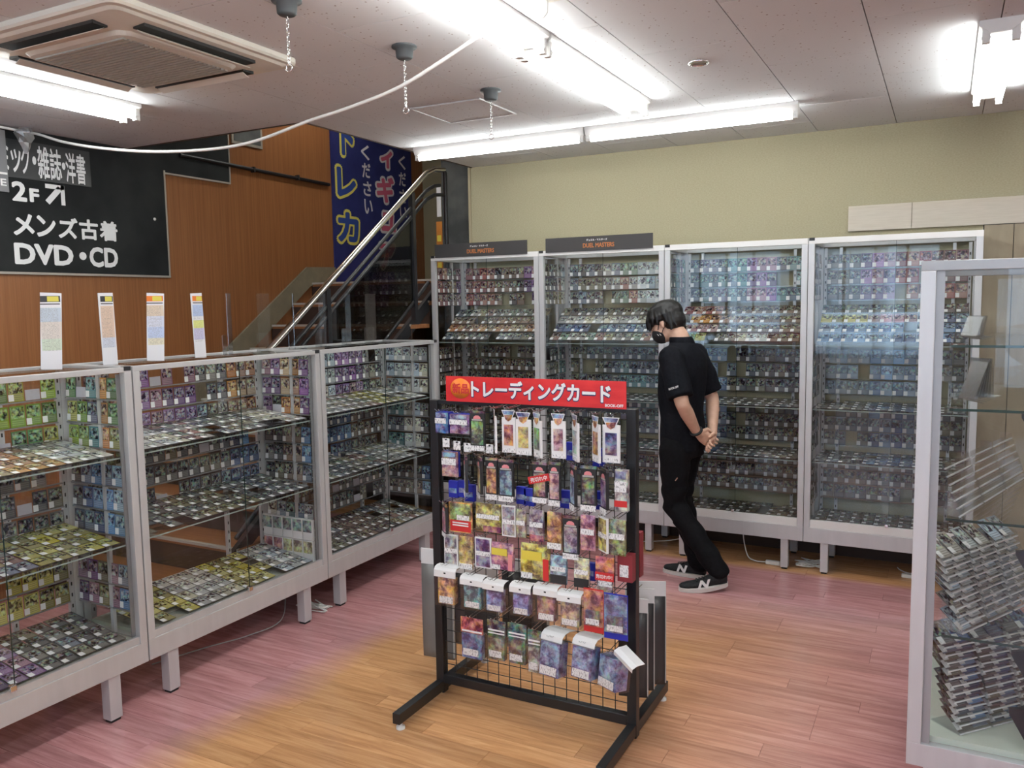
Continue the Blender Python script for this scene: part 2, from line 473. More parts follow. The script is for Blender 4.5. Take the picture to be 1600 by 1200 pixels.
tube_light('tube_light', -3.80, 2.40, 1.24, 'y', True, 'twin tube light at the left beside the air conditioner', GL)
BEHIND = ['twin tube light just behind the viewpoint in line with the rack', 'twin tube light by the shop windows in line with the rack',
          'twin tube light overhead in line with the right-hand case', 'twin tube light by the shop windows in line with the right-hand case',
          'twin tube light along the brown wall behind the viewpoint', 'twin tube light along the brown wall nearest the shop windows',
          'twin tube light near the cream wall beside the viewpoint', 'twin tube light near the cream wall by the shop windows']
for i, (a, b) in enumerate(((-1.49, 0.9), (-1.49, -0.8), (0.155, 1.6), (0.155, -0.6), (-3.80, 0.6), (-3.80, -1.2), (1.9, 0.9), (1.9, -1.0))):
    tube_light('tube_light', a, b, 1.24, 'y', True, BEHIND[i], GL)
# suspension hook on the middle fitting
hk = thing('ceiling_hook', (-1.27, 2.72, ZC), 'small ivory ceiling bracket with a bent wire hook beside the twin tube light', 'hook')
MB().box(-1.30, -1.21, 2.70, 2.74, ZC - 0.012, ZC).build('plate', IVORY, hk, 0.003)
MB().tube([(-1.265, 2.72, ZC - 0.012), (-1.265, 2.72, ZC - 0.05), (-1.28, 2.72, ZC - 0.065), (-1.30, 2.72, ZC - 0.06), (-1.32, 2.72, ZC - 0.03)], 0.004, 6).build('wire', WHITEPL, hk)

# air conditioner cassette
ac = thing('air_conditioner', (-2.975, 2.39, ZC), 'ivory ceiling cassette air conditioner with dark slots', 'air conditioner')
ax0, ax1, ay0, ay1 = -3.45, -2.50, 1.93, 2.85
def rounded(x0, x1, y0, y1, r, n=5):
    pts = []
    for cx, cy, a0 in ((x1 - r, y1 - r, 0), (x0 + r, y1 - r, 90), (x0 + r, y0 + r, 180), (x1 - r, y0 + r, 270)):
        for k in range(n + 1):
            a = radians(a0 + 90 * k / n); pts.append((cx + r * cos(a), cy + r * sin(a)))
    return pts
def ring_loft(mb, loops, mi=0, close_top=True):
    n = len(loops[0]); vs = [p for lp in loops for p in lp]; fs = []
    for i in range(len(loops) - 1):
        for j in range(n): fs.append((i * n + j, i * n + (j + 1) % n, (i + 1) * n + (j + 1) % n, (i + 1) * n + j))
    fs.append(tuple(range((len(loops) - 1) * n, len(loops) * n)))
    mb.add(vs, fs, mi)
pan = MB()
def lp(d, z, r=0.05): return [(px, py, z) for px, py in rounded(ax0 + d, ax1 - d, ay0 + d, ay1 - d, max(r - d * 0.3, 0.01))]
ring_loft(pan, [lp(0, ZC), lp(0, ZC - 0.018), lp(0.008, ZC - 0.026), lp(0.03, ZC - 0.026), lp(0.045, ZC - 0.034), lp(0.20, ZC - 0.046)])
pan.build('panel', IVORY, ac)
for nm, b in (('slot', (ax0 + 0.20, ax1 - 0.20, ay1 - 0.135, ay1 - 0.075)), ('slot', (ax0 + 0.20, ax1 - 0.20, ay0 + 0.075, ay0 + 0.135)),
              ('slot', (ax1 - 0.135, ax1 - 0.075, ay0 + 0.19, ay1 - 0.19)), ('slot', (ax0 + 0.075, ax0 + 0.135, ay0 + 0.19, ay1 - 0.19))):
    s = boxp(nm, DARK, ac, b[0], b[1], b[2], b[3], ZC - 0.048, ZC - 0.030)
    # louvre: a thin tilted blade
    if b[1] - b[0] > b[3] - b[2]:
        ym = (b[2] + b[3]) / 2; sg = 1 if ym > 2.39 else -1
        MB().prism([(ym - 0.024 * sg, ZC - 0.050), (ym - 0.021 * sg, ZC - 0.050), (ym + 0.010 * sg, ZC - 0.064), (ym + 0.007 * sg, ZC - 0.066)], 'x', b[0] + 0.01, b[1] - 0.01).build('louvre', IVORY, s)
    else:
        xm = (b[0] + b[1]) / 2; sg = 1 if xm > -2.975 else -1
        MB().prism([(xm - 0.024 * sg, ZC - 0.050), (xm - 0.021 * sg, ZC - 0.050), (xm + 0.010 * sg, ZC - 0.064), (xm + 0.007 * sg, ZC - 0.066)], 'y', b[2] + 0.01, b[3] - 0.01).build('louvre', IVORY, s)
gr = MB()
def lp2(d, z): return [(px, py, z) for px, py in rounded(ax0 + 0.17 + d, ax1 - 0.17 - d, ay0 + 0.17 + d, ay1 - 0.17 - d, 0.06)]
ring_loft(gr, [lp2(0, ZC - 0.044), lp2(0.012, ZC - 0.058), lp2(0.03, ZC - 0.060)])
gp = gr.build('intake_frame', IVORY, ac)
g2 = MB()
for k in range(22):
    yy = ay0 + 0.215 + k * (ay1 - ay0 - 0.43) / 21
    g2.box(ax0 + 0.215, ax1 - 0.215, yy - 0.007, yy + 0.007, ZC - 0.066, ZC - 0.060)
g2.build('intake_grille', GRILLE, gp)

# hanging cups with chains
CUP = principled('dark_grey_plastic', (0.075, 0.085, 0.09), 0.5)
for x, y, zb, lab in ((-2.056, 2.285, 2.514, 'dark cup with hanging chain nearest the air conditioner, at the top edge'),
                      (-2.005, 2.917, 2.480, 'dark cup with chain and ring between the white cable and ceiling hatch'),
                      (-2.040, 3.710, 2.514, 'dark cup with chain over the corner of the ceiling hatch')):
    c = thing('hanging_cup', (x, y, ZC), lab, 'ceiling hook', 'dark cups with chains on the ceiling')
    MB().lathe([(0.052, 0), (0.052, -0.007), (0.037, -0.009), (0.034, -0.046), (0.027, -0.052), (0.0005, -0.052)], (x, y, ZC), 20).build('cup', CUP, c)
    ch = MB(); z = ZC - 0.056; k = 0
    while z > zb + 0.03:
        pts = []
        for j in range(10):
            a = 2 * pi * j / 10; u = 0.0045 * cos(a); w = 0.0095 * sin(a)
            pts.append((x + u, y, z - 0.009 + w) if k % 2 else (x, y + u, z - 0.009 + w))
        ch.tube(pts, 0.0013, 5, True); z -= 0.0145; k += 1
    ch.build('chain', CHROME, c)
    MB().tube([(x + 0.013 * cos(2 * pi * j / 14), y, z - 0.012 + 0.013 * sin(2 * pi * j / 14)) for j in range(14)], 0.0022, 6, True).build('ring', CHROME, c)
dl = thing('downlight', (-1.015, 3.78, ZC), 'small round recessed downlight with chrome rim in the ceiling', 'ceiling light')
MB().lathe([(0.046, -0.001), (0.046, -0.006), (0.036, -0.008), (0.034, -0.001)], (-1.015, 3.78, ZC), 28).build('rim', CHROME, dl)
MB().lathe([(0.034, -0.001), (0.030, -0.004), (0.0005, -0.003)], (-1.015, 3.78, ZC), 28).build('lens', GRILLE, dl)
ht = thing('ceiling_hatch', (-2.38, 4.03, ZC), 'square ceiling access hatch with thin metal edges', 'hatch')
hx0, hx1, hy0, hy1 = -2.60, -2.165, 3.82, 4.235
boxp('hatch_panel', TILEM, ht, hx0 + 0.006, hx1 - 0.006, hy0 + 0.006, hy1 - 0.006, ZC - 0.004, ZC - 0.0005)
for b in ((hx0, hx1, hy0, hy0 + 0.006), (hx0, hx1, hy1 - 0.006, hy1), (hx0, hx0 + 0.006, hy0 + 0.006, hy1 - 0.006), (hx1 - 0.006, hx1, hy0 + 0.006, hy1 - 0.006)):
    boxp('edge_strip', ALU, ht, *b, ZC - 0.008, ZC - 0.0005)

# white cable slung under the ceiling
def smooth_path(pts, n=8):
    P = [Vector(p) for p in pts]; out = []
    for i in range(len(P) - 1):
        p0 = P[max(i - 1, 0)]; p1 = P[i]; p2 = P[i + 1]; p3 = P[min(i + 2, len(P) - 1)]
        for k in range(n):
            t = k / n
            out.append(0.5 * ((2 * p1) + (p2 - p0) * t + (2 * p0 - 5 * p1 + 4 * p2 - p3) * t * t + (3 * p1 - p0 - 3 * p2 + p3) * t ** 3))
    out.append(P[-1]); return out
CABLE = [(-1.601, 2.811, 2.69), (-1.767, 2.823, 2.63), (-1.993, 2.838, 2.559), (-2.271, 2.858, 2.516), (-2.496, 2.873, 2.492), (-2.822, 2.896, 2.447), (-3.131, 2.917, 2.443), (-3.566, 2.948, 2.478), (-3.994, 2.977, 2.541), (-4.342, 3.002, 2.613), (-4.588, 3.019, 2.684), (-4.75, 3.03, 2.721), (-4.80, 2.7, 2.735)]
cb = thing('white_cable', (-3.2, 2.92, 2.45), 'long white cable sagging under the ceiling from tube light to sign', 'cable')
MB().tube(smooth_path(CABLE), 0.0075, 8).build('cord', WHITEPL, cb)
tp = MB()
rg = random.Random(5)
loops = []
for k in range(6):
    zz = 2.735 - 0.028 * k; rr = (0.035, 0.05, 0.045, 0.036, 0.022, 0.010)[k]
    loops.append([(-4.73 + rr * cos(a) * rg.uniform(0.7, 1.2), 3.03 + rr * sin(a) * rg.uniform(0.7, 1.2), zz) for a in [2 * pi * j / 9 for j in range(9)]])
ring_loft(tp, loops)
tp.build('tape_wrap', TAPE, cb)
# ================================================================ trading cards: collected first, built at the end
def card_material():
    m = principled('trading_card', (0.5, 0.5, 0.5), 0.18, 0, 0.6)
    t = NT(m)
    uv = t.n('ShaderNodeUVMap'); uv.uv_map = 'UVMap'
    at = t.n('ShaderNodeVertexColor'); at.layer_name = 'Col'
    sp = t.n('ShaderNodeSeparateXYZ'); t.l(uv.outputs[0], sp.inputs[0])
    u = t.math('FRACT', sp.outputs[0]); v = t.math('FRACT', sp.outputs[1])
    def inside(x, a, b): return t.math('MULTIPLY', t.math('GREATER_THAN', x, a), t.math('LESS_THAN', x, b))
    mp = t.n('ShaderNodeMapping'); mp.inputs['Scale'].default_value = (1, 1.3, 1); t.l(uv.outputs[0], mp.inputs['Vector'])
    nz = t.n('ShaderNodeTexNoise'); nz.inputs['Scale'].default_value = 4.2; nz.inputs['Detail'].default_value = 3; nz.inputs['Distortion'].default_value = 0.5
    t.l(mp.outputs[0], nz.inputs['Vector'])
    hsv = t.n('ShaderNodeSeparateColor'); hsv.mode = 'RGB'; t.l(nz.outputs['Color'], hsv.inputs[0])
    def stretch(c): return t.math('MULTIPLY', t.math('SUBTRACT', c, 0.36), 2.6, clamp=True)
    cc = t.n('ShaderNodeCombineColor')
    for i in range(3): t.l(t.math('ADD', t.math('MULTIPLY', stretch(hsv.outputs[i]), 0.6), t.math('MULTIPLY', stretch(hsv.outputs[1]), 0.4)), cc.inputs[i])
    art = t.mix(0.60, cc.outputs[0], at.outputs[0])
    lum = t.ramp(hsv.outputs[1], [(0.40, (0.10, 0.10, 0.12)), (0.5, (0.75, 0.75, 0.75)), (0.62, (1.15, 1.12, 1.1))])
    art = t.mix(1.0, art, lum, 'MULTIPLY')
    wv = t.n('ShaderNodeTexWave'); wv.wave_type = 'BANDS'; wv.bands_direction = 'Y'; wv.inputs['Scale'].default_value = 3.4; t.l(uv.outputs[0], wv.inputs['Vector'])
    txt = t.mix(t.math('MULTIPLY', t.math('GREATER_THAN', wv.outputs[1], 0.62), 0.45), t.mix(0.16, at.outputs[0], (0.70, 0.68, 0.62)), (0.05, 0.05, 0.05))
    col = t.mix(0.18, at.outputs[0], (0.02, 0.02, 0.02))
    col = t.mix(t.math('MULTIPLY', inside(u, 0.07, 0.93), inside(v, 0.40, 0.93)), col, art)
    col = t.mix(t.math('MULTIPLY', inside(u, 0.10, 0.90), inside(v, 0.06, 0.36)), col, txt)
    t.l(col, t.b.inputs['Base Color'])
    return m
CARDM = card_material()
CARDBACK = principled('card_back', (0.10, 0.08, 0.09), 0.4)
TAGM = principled('price_tag_paper', (0.84, 0.84, 0.83), 0.6)
CARDS = []      # (matrix, colour, seed, label, group, tagged, white)
CW, CH, CT = 0.063, 0.088, 0.0022
ORD = 'first second third fourth fifth sixth seventh eighth ninth tenth eleventh twelfth thirteenth fourteenth fifteenth sixteenth seventeenth eighteenth nineteenth twentieth'.split()
PAL = {
 'green': ((0.20, 0.34, 0.05), (0.36, 0.52, 0.06), (0.12, 0.26, 0.10), (0.48, 0.46, 0.10)),
 'yellow': ((0.58, 0.50, 0.04), (0.50, 0.44, 0.08), (0.34, 0.30, 0.08), (0.66, 0.60, 0.15)),
 'blue': ((0.06, 0.14, 0.34), (0.16, 0.32, 0.58), (0.20, 0.26, 0.36), (0.05, 0.08, 0.20)),
 'skyblue': ((0.30, 0.52, 0.72), (0.22, 0.42, 0.66), (0.40, 0.60, 0.74)),
 'purple': ((0.26, 0.10, 0.34), (0.36, 0.20, 0.44), (0.18, 0.10, 0.26), (0.40, 0.22, 0.30)),
 'grey': ((0.16, 0.16, 0.17), (0.24, 0.23, 0.22), (0.11, 0.11, 0.12), (0.22, 0.20, 0.14), (0.15, 0.18, 0.24)),
 'olive': ((0.20, 0.18, 0.08), (0.14, 0.13, 0.09), (0.26, 0.22, 0.10), (0.10, 0.12, 0.14)),
 'orange': ((0.58, 0.26, 0.05), (0.46, 0.18, 0.06), (0.36, 0.20, 0.14), (0.50, 0.36, 0.22)),
 'red': ((0.40, 0.08, 0.07), (0.30, 0.08, 0.10), (0.24, 0.10, 0.12), (0.42, 0.20, 0.16)),
 'pale': ((0.62, 0.68, 0.72), (0.50, 0.62, 0.74), (0.68, 0.66, 0.58), (0.55, 0.60, 0.60)),
 'white': ((0.66, 0.64, 0.60), (0.56, 0.58, 0.60), (0.70, 0.66, 0.50)),
 'brown': ((0.18, 0.11, 0.08), (0.24, 0.15, 0.10), (0.13, 0.10, 0.11), (0.26, 0.19, 0.15)),
 'teal': ((0.10, 0.24, 0.26), (0.16, 0.32, 0.34), (0.20, 0.20, 0.30), (0.10, 0.14, 0.20)),
 'pink': ((0.60, 0.30, 0.38), (0.46, 0.22, 0.28), (0.36, 0.24, 0.26)),
 'mixed': ((0.30, 0.28, 0.26), (0.20, 0.22, 0.30), (0.40, 0.34, 0.20), (0.36, 0.18, 0.16), (0.18, 0.26, 0.20), (0.42, 0.40, 0.38)),
}
NAMEOF = {'skyblue': 'sky blue', 'mixed': 'mixed colour', 'olive': 'dull olive', 'grey': 'dark grey', 'pale': 'pale blue'}
crng = random.Random(21)
def add_card(M, pal, label, group, tagged=True):
    c = crng.choice(PAL[pal]); k = crng.uniform(0.65, 1.25); g_ = sum(c) / 3; q_ = crng.uniform(0.75, 1.15); c = tuple(max(0.0, g_ + (v - g_) * q_) for v in c)
    CARDS.append((M, tuple(min(1, v * k) for v in c), crng.random(), label, group, tagged))
def card_frame(p, right, up):
    """matrix of a card standing with its bottom middle at p; right / up: unit vectors across and along its face (the face looks to right x up)"""
    r = Vector(right).normalized(); u = Vector(up).normalized(); n = r.cross(u)   # face normal
    return Matrix(((r.x, -n.x, u.x, p[0]), (r.y, -n.y, u.y, p[1]), (r.z, -n.z, u.z, p[2]), (0, 0, 0, 1)))
HOLD = [None]
HOLDM = principled('pale_lilac_holder', (0.52, 0.50, 0.55), 0.35)
def card_row(p0, p1, up, count, pals, desc, group, skip=0.0, tag_p=0.9, jitter=0.0015):
    """a row of cards between the points p0 and p1 (bottom edge); pals: one palette or a list that changes along the row"""
    a = Vector(p0); b = Vector(p1); r = (b - a).normalized()
    for i in range(count):
        if crng.random() < skip:
            if HOLD[0] is not None and crng.random() < 0.6:
                M = card_frame(a + (b - a) * ((i + 0.5) / count), r, up)
                MB().box(-0.031, 0.031, -0.001, 0.001, 0.002, 0.046, mat=M).build('empty_holder', HOLDM, HOLD[0])
            continue
        p = a + (b - a) * ((i + 0.5) / count) + Vector((0, 0, crng.uniform(0, jitter)))
        pal = pals if isinstance(pals, str) else pals[min(len(pals) - 1, int(i / count * len(pals)))]
        add_card(card_frame(p, r, up), pal, (ORD[i], NAMEOF.get(pal, pal), desc), group, crng.random() < tag_p)

# ================================================================ low glass cases along the stairs
FX, BX = -2.967, -3.415      # front and back planes
def slotted(mb, x0, x1, y0, y1, z0, z1, face, step=0.05):
    mb.box(x0, x1, y0, y1, z0, z1, 0)
    z = z0 + 0.03
    while z < z1 - 0.03:
        if face == 'x': mb.box(x1, x1 + 0.0012, (y0 + y1) / 2 - 0.003, (y0 + y1) / 2 + 0.003, z, z + 0.016, 1)
        else: mb.box((x0 + x1) / 2 - 0.003, (x0 + x1) / 2 + 0.003, y0 - 0.0012, y0, z, z + 0.016, 1)
        z += step
def low_case(y0, y1, label, pals, side_pals, flat_pals, has_bottom_back=True):
    t = thing('low_glass_case', ((FX + BX) / 2, (y0 + y1) / 2, 0), label, 'display case', 'low glass card cases by the stairs')
    ZB, ZT = 0.195, 1.455; g = 0.0015; a, b = y0 + g, y1 - g
    pw = 0.034
    boxp('base_rail', ALU, t, FX - 0.03, FX, a, b, ZB, 0.283, bevel=0.002)
    boxp('base_rail', ALU, t, BX, BX + 0.03, a, b, ZB, 0.283, bevel=0.002)
    for yy in (a, b - 0.03): boxp('side_rail', ALU, t, BX + 0.03, FX - 0.03, yy, yy + 0.03, ZB, 0.283)
    boxp('door_track', ALU, t, FX - 0.024, FX - 0.006, a + pw, b - pw, 0.283, 0.315, bevel=0.0015)
    for xx in (FX - 0.03, BX):
        for yy in (a, b - pw):
            p = boxp('corner_post', ALU, t, xx, xx + 0.03, yy, yy + pw, 0.283, ZT - 0.022, bevel=0.002)
    boxp('post_groove', ALU_DARK, t, FX - 0.036, FX - 0.0305, a + 0.004, a + 0.05, 0.30, ZT - 0.03)
    boxp('post_groove', ALU_DARK, t, FX - 0.036, FX - 0.0305, b - 0.05, b - 0.004, 0.30, ZT - 0.03)
    for xx in (FX - 0.03, BX): boxp('top_rail', ALU, t, xx, xx + 0.03, a, b, ZT - 0.022, ZT, bevel=0.002)
    for yy in (a, b - 0.03): boxp('top_rail', ALU, t, BX + 0.03, FX - 0.03, yy, yy + 0.03, ZT - 0.022, ZT)
    cl = boxp('corner_clip', BLACKPL, t, FX - 0.02, FX + 0.0015, b - 0.035, b - 0.003, ZT - 0.016, ZT + 0.0015)
    ym = (y0 + y1) / 2
    d1 = boxp('glass_door', GLASS, t, FX - 0.021, FX - 0.016, a + pw, ym + 0.02, 0.315, ZT - 0.022)
    boxp('door_edge', EDGE, d1, FX - 0.0205, FX - 0.0165, ym + 0.02, ym + 0.0225, 0.315, ZT - 0.022)
    d2 = boxp('glass_door', GLASS, t, FX - 0.013, FX - 0.008, ym - 0.02, b - pw, 0.315, ZT - 0.022)
    lk = boxp('lock', CHROME, t, FX - 0.006, FX + 0.016, ym - 0.014, ym + 0.010, 0.316, 0.340, bevel=0.004)
    for yy in (a + 0.008, b - 0.013): boxp('glass_side', GLASS, t, BX + 0.03, FX - 0.036, yy, yy + 0.005, 0.283, ZT - 0.022)
    boxp('glass_back', GLASS, t, BX + 0.008, BX + 0.013, a + pw, b - pw, 0.283, ZT - 0.022)
    boxp('glass_top', SHELFGLASS, t, BX + 0.03, FX - 0.03, a + 0.03, b - 0.03, ZT - 0.012, ZT - 0.006)
    boxp('deck', DECK, t, BX + 0.03, FX - 0.03, a + 0.03, b - 0.03, 0.283, 0.298)
    for z in (1.08, 0.71):
        s = boxp('glass_shelf', SHELFGLASS, t, BX + 0.045, FX - 0.045, a + 0.035, b - 0.035, z - 0.006, z)
        boxp('shelf_edge', principled('shelf_front_edge', (0.30, 0.36, 0.34), 0.2) if 'shelf_front_edge' not in bpy.data.materials else bpy.data.materials['shelf_front_edge'], s, FX - 0.045, FX - 0.0435, a + 0.035, b - 0.035, z - 0.006, z)
    for yy in (a + 0.036, a + 0.30, b - 0.31, b - 0.058):
        u = MB(); slotted(u, BX + 0.014, BX + 0.030, yy, yy + 0.022, 0.30, ZT - 0.03, 'x')
        u.build('slotted_upright', [ALU, DARK], t)
    for yy in (b - 0.165,):
        u = MB(); u.box(FX - 0.19, FX - 0.172, b - 0.03, b - 0.015, 0.30, ZT - 0.03); u.build('side_upright', ALU, t)
    for xx, yy in ((FX - 0.058, y0 + 0.10), (FX - 0.058, y1 - 0.19), (BX + 0.006, y0 + 0.10), (BX + 0.006, y1 - 0.19)):
        l = boxp('leg', ALU, t, xx, xx + 0.05, yy, yy + 0.055, 0.012, ZB, bevel=0.002)
        boxp('foot_pad', RUBBER, l, xx + 0.006, xx + 0.044, yy + 0.006, yy + 0.049, 0.0, 0.012)
    # rows of cards on the back, on the far side, and lying on shelves
    grp = 'trading cards in the glass cases'
    nb = 15; HOLD[0] = t
    which = label_short[label]
    for lev, zb in enumerate((1.087, 0.717, 0.305)):
        for r in range(3):
            z = zb + (0.02, 0.02, 0.11)[lev] + r * 0.105
            rowname = (('bottom', 'middle', 'top')[r] + ' back row, ' + ('top', 'middle', 'bottom')[lev] + ' shelf of ' + which)
            if (has_bottom_back or lev < 2) and not (lev == 2 and r == 2):
                boxp('card_rail', ALU_DARK, t, BX + 0.031, BX + 0.040, a + 0.04, b - 0.06, z - 0.006, z - 0.001)
                card_row((BX + 0.037, a + 0.06, z), (BX + 0.037, b - 0.06, z), (-0.05, 0, 1), nb, pals[lev], rowname, grp, 0.12)
            if not (lev == 2 and r == 2):
                boxp('card_rail', ALU_DARK, t, BX + 0.05, FX - 0.06, b - 0.030, b - 0.018, z - 0.006, z - 0.001)
                card_row((BX + 0.052, b - 0.026, z), (FX - 0.062, b - 0.026, z), (0, 0.05, 1), 5, side_pals[lev], rowname.replace('back row', 'side row'), grp, 0.04)
    HOLD[0] = None
    # the face of a back-row card looks towards +x: reading direction runs along +y, so right = +y, up x gives +x
    for lev, z in enumerate((1.0815, 0.7115, 0.300)):
        rows = 4 if lev < 2 else 4
        for r in range(rows):
            xx = FX - 0.052 - r * 0.0895
            rise = 0.010 + r * (0.011 if lev < 2 else 0.0145)
            rowname = ('front', 'second', 'third', 'rear')[r] + ' flat row, ' + ('top', 'middle', 'bottom')[lev] + ' shelf of ' + which
            st = boxp('card_stand', ACRYL, t, xx - 0.086, xx + 0.001, a + 0.05, b - 0.06, z, z + rise - 0.0045)
            card_row((xx, a + 0.05, z + rise), (xx, b - 0.06, z + rise), (-0.999, 0, 0.120 if lev < 2 else 0.158), 15, flat_pals[lev], rowname, grp, 0.06, 0.95)
    return t
label_short = {}
LC = [('low glass case full of green and yellow cards, nearest the camera', 'nearest low case'),
      ('low glass case with purple cards up top, second of the three', 'second low case'),
      ('low glass case with pale cards, farthest one, meeting the tall cases', 'farthest low case')]
for l, s in LC: label_short[l] = s
low_case(1.125, 2.282, LC[0][0], ('green', 'grey', 'yellow'), (('green', 'green', 'teal', 'orange', 'green'), ('grey', 'blue', 'blue', 'blue', 'skyblue'), ('purple', 'olive', 'purple', 'blue')),
         (('mixed', 'yellow', 'orange', 'white'), ('skyblue', 'mixed', 'yellow'), ('yellow', 'purple', 'grey')))
low_case(2.285, 3.442, LC[1][0], (('red', 'purple', 'purple', 'grey', 'orange'), ('olive', 'grey', 'grey', 'blue'), 'olive'), (('purple', 'orange', 'orange', 'purple'), ('grey', 'brown', 'blue'), ('pale', 'teal', 'pale')),
         (('white', 'mixed', 'grey', 'white'), ('grey', 'olive', 'grey'), ('yellow', 'white', 'yellow', 'pale')), False)
low_case(3.445, 4.600, LC[2][0], (('grey', 'pale', 'purple', 'grey'), ('grey', 'blue', 'brown'), ('brown', 'grey')), (('pale', 'pale', 'white'), ('teal', 'pale', 'grey'), ('brown', 'brown', 'blue')),
         (('white', 'mixed', 'yellow', 'white'), ('grey', 'mixed', 'white'), ('grey', 'brown', 'mixed')))

# ================================================================ tall glass cases along the back wall
FY, BY = 5.24, 5.685
def tall_case(x0, x1, label, short, pal_top, pal_tier, pal_mid, pal_low):
    t = thing('tall_glass_case', ((x0 + x1) / 2, (FY + BY) / 2, 0), label, 'display case', 'tall glass card cases at the back wall')
    ZB, ZT = 0.195, 2.045; g = 0.0015; a, b = x0 + g, x1 - g; pw = 0.036
    boxp('base_rail', ALU, t, a, b, FY, FY + 0.03, ZB, 0.285, bevel=0.002)
    boxp('base_rail', ALU, t, a, b, BY - 0.03, BY, ZB, 0.285)
    for xx in (a, b - 0.03): boxp('side_rail', ALU, t, xx, xx + 0.03, FY + 0.03, BY - 0.03, ZB, 0.285)
    boxp('door_track', ENAMEL, t, a + pw, b - pw, FY + 0.006, FY + 0.024, 0.285, 0.335, bevel=0.0015)
    for yy in (FY, BY - 0.03):
        for xx in (a, b - pw): boxp('corner_post', ALU, t, xx, xx + pw, yy, yy + 0.03, 0.285, ZT - 0.035, bevel=0.002)
    for yy in (FY, BY - 0.03): boxp('top_rail', ENAMEL if yy == FY else ALU, t, a, b, yy, yy + 0.03, ZT - 0.035, ZT, bevel=0.002)
    for xx in (a, b - 0.03): boxp('top_rail', ALU, t, xx, xx + 0.03, FY + 0.03, BY - 0.03, ZT - 0.035, ZT)
    boxp('corner_clip', BLACKPL, t, a + 0.003, a + 0.035, FY - 0.0015, FY + 0.02, ZT - 0.016, ZT + 0.0015)
    xm = (x0 + x1) / 2
    d1 = boxp('glass_door', GLASS, t, a + pw, xm + 0.02, FY + 0.016, FY + 0.021, 0.335, ZT - 0.035)
    boxp('door_edge', EDGE, d1, xm + 0.02, xm + 0.022, FY + 0.0165, FY + 0.0205, 0.335, ZT - 0.035)
    boxp('glass_door', GLASS, t, xm - 0.02, b - pw, FY + 0.008, FY + 0.013, 0.335, ZT - 0.035)
    boxp('lock', CHROME, t, xm + 0.002, xm + 0.020, FY - 0.008, FY + 0.006, 0.338, 0.356, bevel=0.003)
    for xx in (a + 0.008, b - 0.013): boxp('glass_side', GLASS, t, xx, xx + 0.005, FY + 0.03, BY - 0.03, 0.285, ZT - 0.035)
    boxp('glass_back', GLASS, t, a + pw, b - pw, BY - 0.013, BY - 0.008, 0.285, ZT - 0.035)
    boxp('glass_top', SHELFGLASS, t, a + 0.03, b - 0.03, FY + 0.03, BY - 0.03, ZT - 0.012, ZT - 0.006)
    boxp('deck', principled('grey_deck', (0.16, 0.16, 0.15), 0.4) if 'grey_deck' not in bpy.data.materials else bpy.data.materials['grey_deck'], t, a + 0.03, b - 0.03, FY + 0.03, BY - 0.03, 0.285, 0.30)
    for z in (1.405, 1.015, 0.69):
        s = boxp('glass_shelf', SHELFGLASS, t, a + 0.035, b - 0.035, FY + 0.04, BY - 0.035, z - 0.006, z)
        boxp('shelf_edge', bpy.data.materials['shelf_front_edge'], s, a + 0.035, b - 0.035, FY + 0.039, FY + 0.040, z - 0.006, z)
    for xx in (a + 0.04, a + 0.13, b - 0.145, b - 0.062):
        u = MB(); slotted(u, xx, xx + 0.018, BY - 0.030, BY - 0.014, 0.30, ZT - 0.04, 'y')
        u.build('slotted_upright', [ALU, DARK], t)
    u = MB().box(a + 0.014, a + 0.028, BY - 0.19, BY - 0.175, 0.30, ZT - 0.04); u.build('side_upright', ALU, t)
    for xx in (x0 + 0.10, x1 - 0.135):
        for yy in (FY + 0.012, BY - 0.07):
            l = boxp('leg', ALU, t, xx, xx + 0.045, yy, yy + 0.05, 0.012, ZB, bevel=0.002)
            boxp('foot_pad', RUBBER, l, xx + 0.006, xx + 0.039, yy + 0.006, yy + 0.044, 0.0, 0.012)
    grp = 'trading cards in the glass cases'
    nb = 12
    for lev, (zs, pal) in enumerate((((1.675, 1.773, 1.873), pal_top), ((1.072, 1.172, 1.272), pal_mid), ((0.745, 0.838, 0.925), pal_mid), ((0.40, 0.495, 0.588), pal_low))):
        nm = ('top', 'second', 'third', 'bottom')[lev]
        for r, z in enumerate(zs):
            rn = ('bottom', 'middle', 'top')[r] + ' back row, ' + nm + ' level of ' + short
            boxp('card_rail', ACRYL if lev != 3 else bpy.data.materials['brown_rail'], t, a + 0.05, b - 0.05, BY - 0.042, BY - 0.031, z - 0.007, z - 0.001)
            card_row((a + 0.06, BY - 0.037, z), (b - 0.06, BY - 0.037, z), (0, 0.04, 1), nb, pal, rn, grp, 0.06)
            card_row((a + 0.028, FY + 0.05, z), (a + 0.028, BY - 0.06, z), (-0.05, 0, 1), 5, pal, rn.replace('back row', 'left side row'), grp, 0.03)
            card_row((b - 0.028, BY - 0.06, z), (b - 0.028, FY + 0.05, z), (0.05, 0, 1), 5, pal, rn.replace('back row', 'right side row'), grp, 0.03)
    # stepped stand on the first shelf
    for r in range(4):
        y = FY + 0.052 + r * 0.066; z = 1.424 + r * 0.056
        stn = boxp('card_stand', ACRYL, t, a + 0.05, b - 0.05, y - 0.004, y, z - 0.018 if r == 0 else z - 0.05, z + 0.006)
        pl = pal_tier[r] if isinstance(pal_tier, tuple) and isinstance(pal_tier[0], (tuple, str)) and len(pal_tier) == 4 else pal_tier
        card_row((a + 0.05, y + 0.003, z), (b - 0.05, y + 0.003, z), (0, 0.82, 0.57), 12, pl, ('front', 'second', 'third', 'rear')[r] + ' stepped row of ' + short, grp, 0.03)
